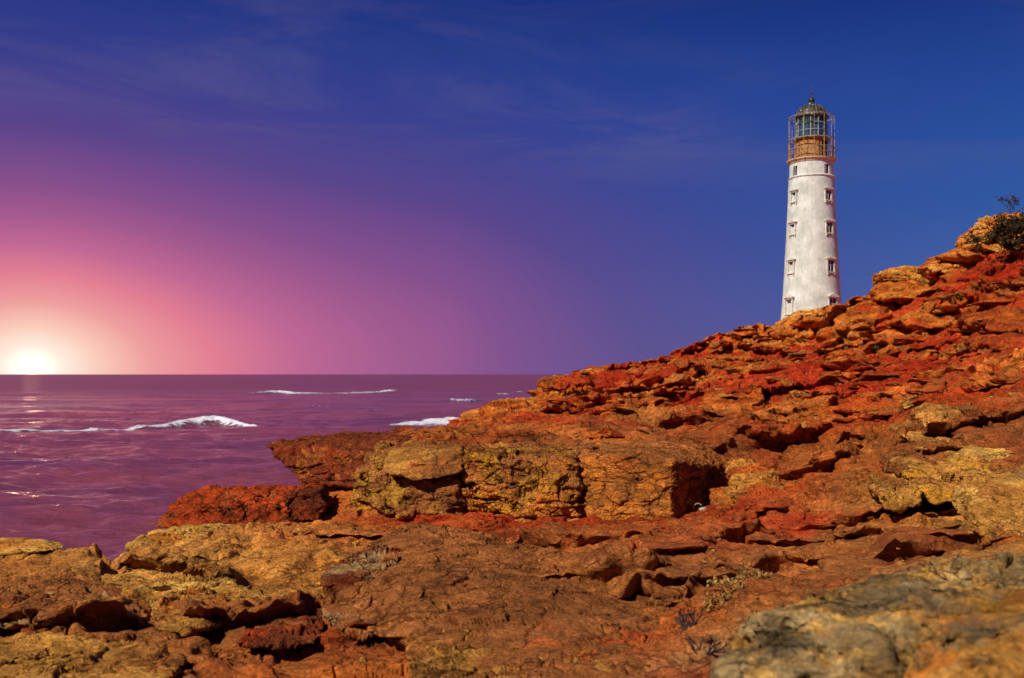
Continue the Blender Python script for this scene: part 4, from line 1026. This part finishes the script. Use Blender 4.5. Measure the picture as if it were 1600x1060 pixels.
    # dome
    pr = [(2.64, ztop - .06), (2.66, ztop + .12)]
    hd_ = zz(164.5) - ztop - .12
    for i in range(12):
        t = i / 11 * R(80); pr.append((2.28 * math.cos(t) ** 0.92 + .12, ztop + .14 + hd_ * math.sin(t)))
    pr += [(.42, zz(163.6)), (.40, zz(161.6)), (.30, zz(160.8))]
    vs, fs = lathe(pr, 64); dome = mesh_obj('dome', vs, fs, MO, L, smooth=True)
    bm = bmesh.new()
    for i in range(12):
        a = 2 * math.pi * (i + .1) / 12
        for j in range(11):
            t0, t1 = R(80) * j / 11, R(80) * (j + 1) / 11
            q = lambda t: ((2.30 * math.cos(t) ** 0.92 + .13) * math.cos(a), (2.30 * math.cos(t) ** 0.92 + .13) * math.sin(a), ztop + .16 + hd_ * math.sin(t))
            tube(bm, q(t0), q(t1), .055, seg=5)
    bm_obj('dome_ribs', bm, simple('dome_rib', (110, 100, 74), (60, 54, 38), .6), dome)
    cx_ = zz(157)
    pr = [(.22, zz(161.4)), (.36, zz(160.2))] + [(.50 * math.sin(R(a)), cx_ - .50 * math.cos(R(a))) for a in range(35, 176, 14)] + [(.08, cx_ + .52)]
    vs, fs = lathe(pr, 24); fin = mesh_obj('finial_ball', vs, fs, simple('dark_iron', (30, 28, 24), (56, 48, 36), .5), dome)
    bm = bmesh.new(); tube(bm, (0, 0, cx_ + .4), (0, 0, zz(133)), .075, .045, 6)
    for i in range(4):
        a = R(45 * i); d = Vector((math.cos(a), math.sin(a), 0)) * .42; zc = zz(146.5); tube(bm, Vector((0, 0, zc)) - d, Vector((0, 0, zc)) + d, .028, seg=5)
    bmesh.ops.create_icosphere(bm, subdivisions=1, radius=.12, matrix=Matrix.Translation((0, 0, zz(136.5))))
    bm_obj('lightning_rod', bm, simple('rod_iron', (34, 32, 32), (60, 54, 48), .5), L)
    # outer gallery cage and railing
    rc = 3.55; zc0 = zz(251); n_p = 14
    for i in range(n_p):
        a = 2 * math.pi * (i + .12) / n_p
        bm = bmesh.new(); c, s = math.cos(a) * rc, math.sin(a) * rc
        tube(bm, (c, s, zc0), (c, s, zz(224)), .085, .075, 6); cp = bm_obj('post', bm, MR, L); bm = bmesh.new(); tube(bm, (c, s, zz(224)), (c, s, zz(184.5)), .05, .045, 5)
        bm_obj('cage_post', bm, MP, cp)
    for v, w in ((184.5, .05), (219.5, .045), (234.5, .045), (243, .035)):
        bm = bmesh.new(); ring(bm, rc, zz(v), w, 56); bm_obj('handrail' if v > 230 else 'cage_ring', bm, MP, L)
    for i in range(n_p):
        a = 2 * math.pi * (i + .12) / n_p
        for z, r1 in ((zz(184.7), 2.64), (zz(219.6), 2.86)):
            bm = bmesh.new(); tube(bm, (math.cos(a) * rc, math.sin(a) * rc, z), (math.cos(a) * r1, math.sin(a) * r1, z), .035, seg=5); bm_obj('cage_strut', bm, MP, L)
    for i in range(56):
        a = 2 * math.pi * i / 56; bm = bmesh.new(); tube(bm, (math.cos(a) * rc, math.sin(a) * rc, zc0), (math.cos(a) * rc, math.sin(a) * rc, zz(234.5)), .022, seg=4); bm_obj('baluster', bm, MP, L)
build_lighthouse()

# ------------------------------------------------------------------ plants
def leaf_mat(name, c1, c2):
    m, nt, b = new_mat(name); geo = nd(nt, 'ShaderNodeNewGeometry')
    c = mixc(nt, maprange(nt, noise(nt, geo.outputs['Position'], 3.5, 4, 0.6), .35, .65), lin(*c1), lin(*c2))
    nt.links.new(c, b.inputs['Base Color']); b.inputs['Roughness'].default_value = 0.7; b.inputs['Specular IOR Level'].default_value = 0.2
    return m
MT_TWIG = leaf_mat('twig_bark', (70, 46, 28), (46, 30, 22)); MT_LEAF = leaf_mat('dark_scrub_leaf', (50, 46, 24), (80, 58, 28)); MT_DRY = leaf_mat('dry_stalk', (170, 130, 66), (120, 84, 40)); MT_PURP = leaf_mat('dead_stem', (66, 44, 44), (44, 32, 36)); MT_GREEN = leaf_mat('green_leaf', (70, 92, 30), (98, 104, 38))
def bush(name, label, loc, rad, nb, leafn, leaf, seed, mt, ml, up=0.5, curl=0.4, thick=0.012, part='leaves'):
    rs = random.Random(seed); root = empty(name, loc); tag(root, label, 'shrub' if 'shrub' in name else 'plant')
    bt = bmesh.new(); ends = []
    def grow(p, d, l, r, k):
        q = p + d * l; tube(bt, p, q, r, r * .7, 4); ends.append((p + (q - p) * .5, k)); ends.append((q, k))
        if k == 0: return
        for _ in range(rs.choice((2, 2, 3))):
            e = (d + Vector((rs.uniform(-1, 1), rs.uniform(-1, 1), rs.uniform(-.5, .9))) * (0.55 + curl)).normalized(); grow(q, e, l * rs.uniform(.55, .85), r * .62, k - 1)
    for i in range(nb):
        a = rs.uniform(0, 6.283); d = Vector((math.cos(a), math.sin(a), up + rs.uniform(-.2, .7))).normalized()
        grow(Vector((rs.uniform(-.15, .15) * rad, rs.uniform(-.15, .15) * rad, -0.03)), d, rad * rs.uniform(.28, .42), thick, 3)
    bm_obj('twigs', bt, mt, root)
    if leafn:
        vs = []; fs = []
        tips = [e for e in ends if e[1] <= 1]
        for i in range(leafn):
            p, _ = rs.choice(tips); p = p + Vector((rs.gauss(0, 1), rs.gauss(0, 1), rs.gauss(0, 1))) * rad * .06
            n = Vector((rs.gauss(0, 1), rs.gauss(0, 1), rs.gauss(0, 1) + .5)).normalized(); t = n.orthogonal().normalized(); b = n.cross(t)
            s = leaf * rs.uniform(.6, 1.4); k = len(vs)
            vs += [p - t * s, p + b * s * .45 + n * s * .15, p + t * s, p - b * s * .45 + n * s * .15]; fs.append((k, k + 1, k + 2, k + 3))
        o = mesh_obj(part, [v[:] for v in vs], fs, ml, root, smooth=False)
    return root
def gp(u, v, off=0.0):
    g = ground_hit(u, v)
    return g if g is not None else W(u, v, 30)
bush('shrub', 'dark scrubby shrub clinging to the crag at the top right', W(1572, 384, 31.4), 1.15, 14, 3800, 0.05, 1, MT_TWIG, MT_LEAF, 0.35)
bush('shrub', 'low dark shrub just under the shrub on the crag', W(1598, 392, 31.2), 0.7, 9, 1500, 0.05, 2, MT_TWIG, MT_LEAF, 0.3)
bush('sprig', 'lone spindly sprig standing against the sky on the crag', W(1583, 333, 33.0), 0.62, 4, 90, 0.05, 5, MT_TWIG, MT_LEAF, 1.6, 0.15)
bush('green_plant', 'tiny green tuft on the red upper slope', gp(1365, 551), 0.22, 8, 300, 0.035, 6, MT_TWIG, MT_GREEN, 0.2)
bush('dead_twig', 'dark purplish dead twigs beside the large grey boulder', gp(1085, 985), 0.2, 6, 0, .02, 7, MT_PURP, None, 0.5, 0.2, 0.010)
bush('dead_twig', 'short dark dead twigs lower left of the large grey boulder', gp(1098, 1020), 0.16, 5, 0, .02, 8, MT_PURP, None, 0.6, 0.2, 0.008)
for i, (u, v, s, lb) in enumerate([(1150, 925, .16, 'dry straw tuft above the large grey boulder'), (1185, 905, .14, 'dry straw tuft up slope of the first tuft by the boulder'), (1130, 950, .15, 'straw tuft closest to the purplish twigs')]):
    bush('dry_tuft', lb, gp(u, v), s, 9, 160, 0.016, 20 + i, MT_DRY, MT_DRY, 0.7, 0.3, 0.004, 'seed_heads')

# a scrap of bleached driftwood and line in the corner of the yellow block
def scrap():
    g = gp(1096, 800)
    root = empty('driftwood_scrap', g + Vector((0, .02, 0))); tag(root, 'bleached curl of debris in the shaded corner of the yellow block', 'debris')
    M = simple('bleached', (190, 168, 136), (130, 104, 76), .7, sc=12)
    bm = bmesh.new(); pr = None
    for i in range(14):
        a = R(200 - i * 13); p = Vector((-.04 + .055 * math.cos(a), 0, .04 + .055 * math.sin(a)))
        if pr is not None: tube(bm, pr, p, .008, seg=6)
        pr = p
    bm_obj('curl', bm, M, root, True)
    v, f = ico(3); n = pn3(v[:, 0] * 1.7, v[:, 1] * 1.7, v[:, 2] * 1.7 + 4); vv = v * (1 + .45 * n)[:, None] * np.array([.05, .03, .028]) + np.array([.03, 0, .02])
    mesh_obj('lump', vv, f, M, root, quads=True)
scrap()
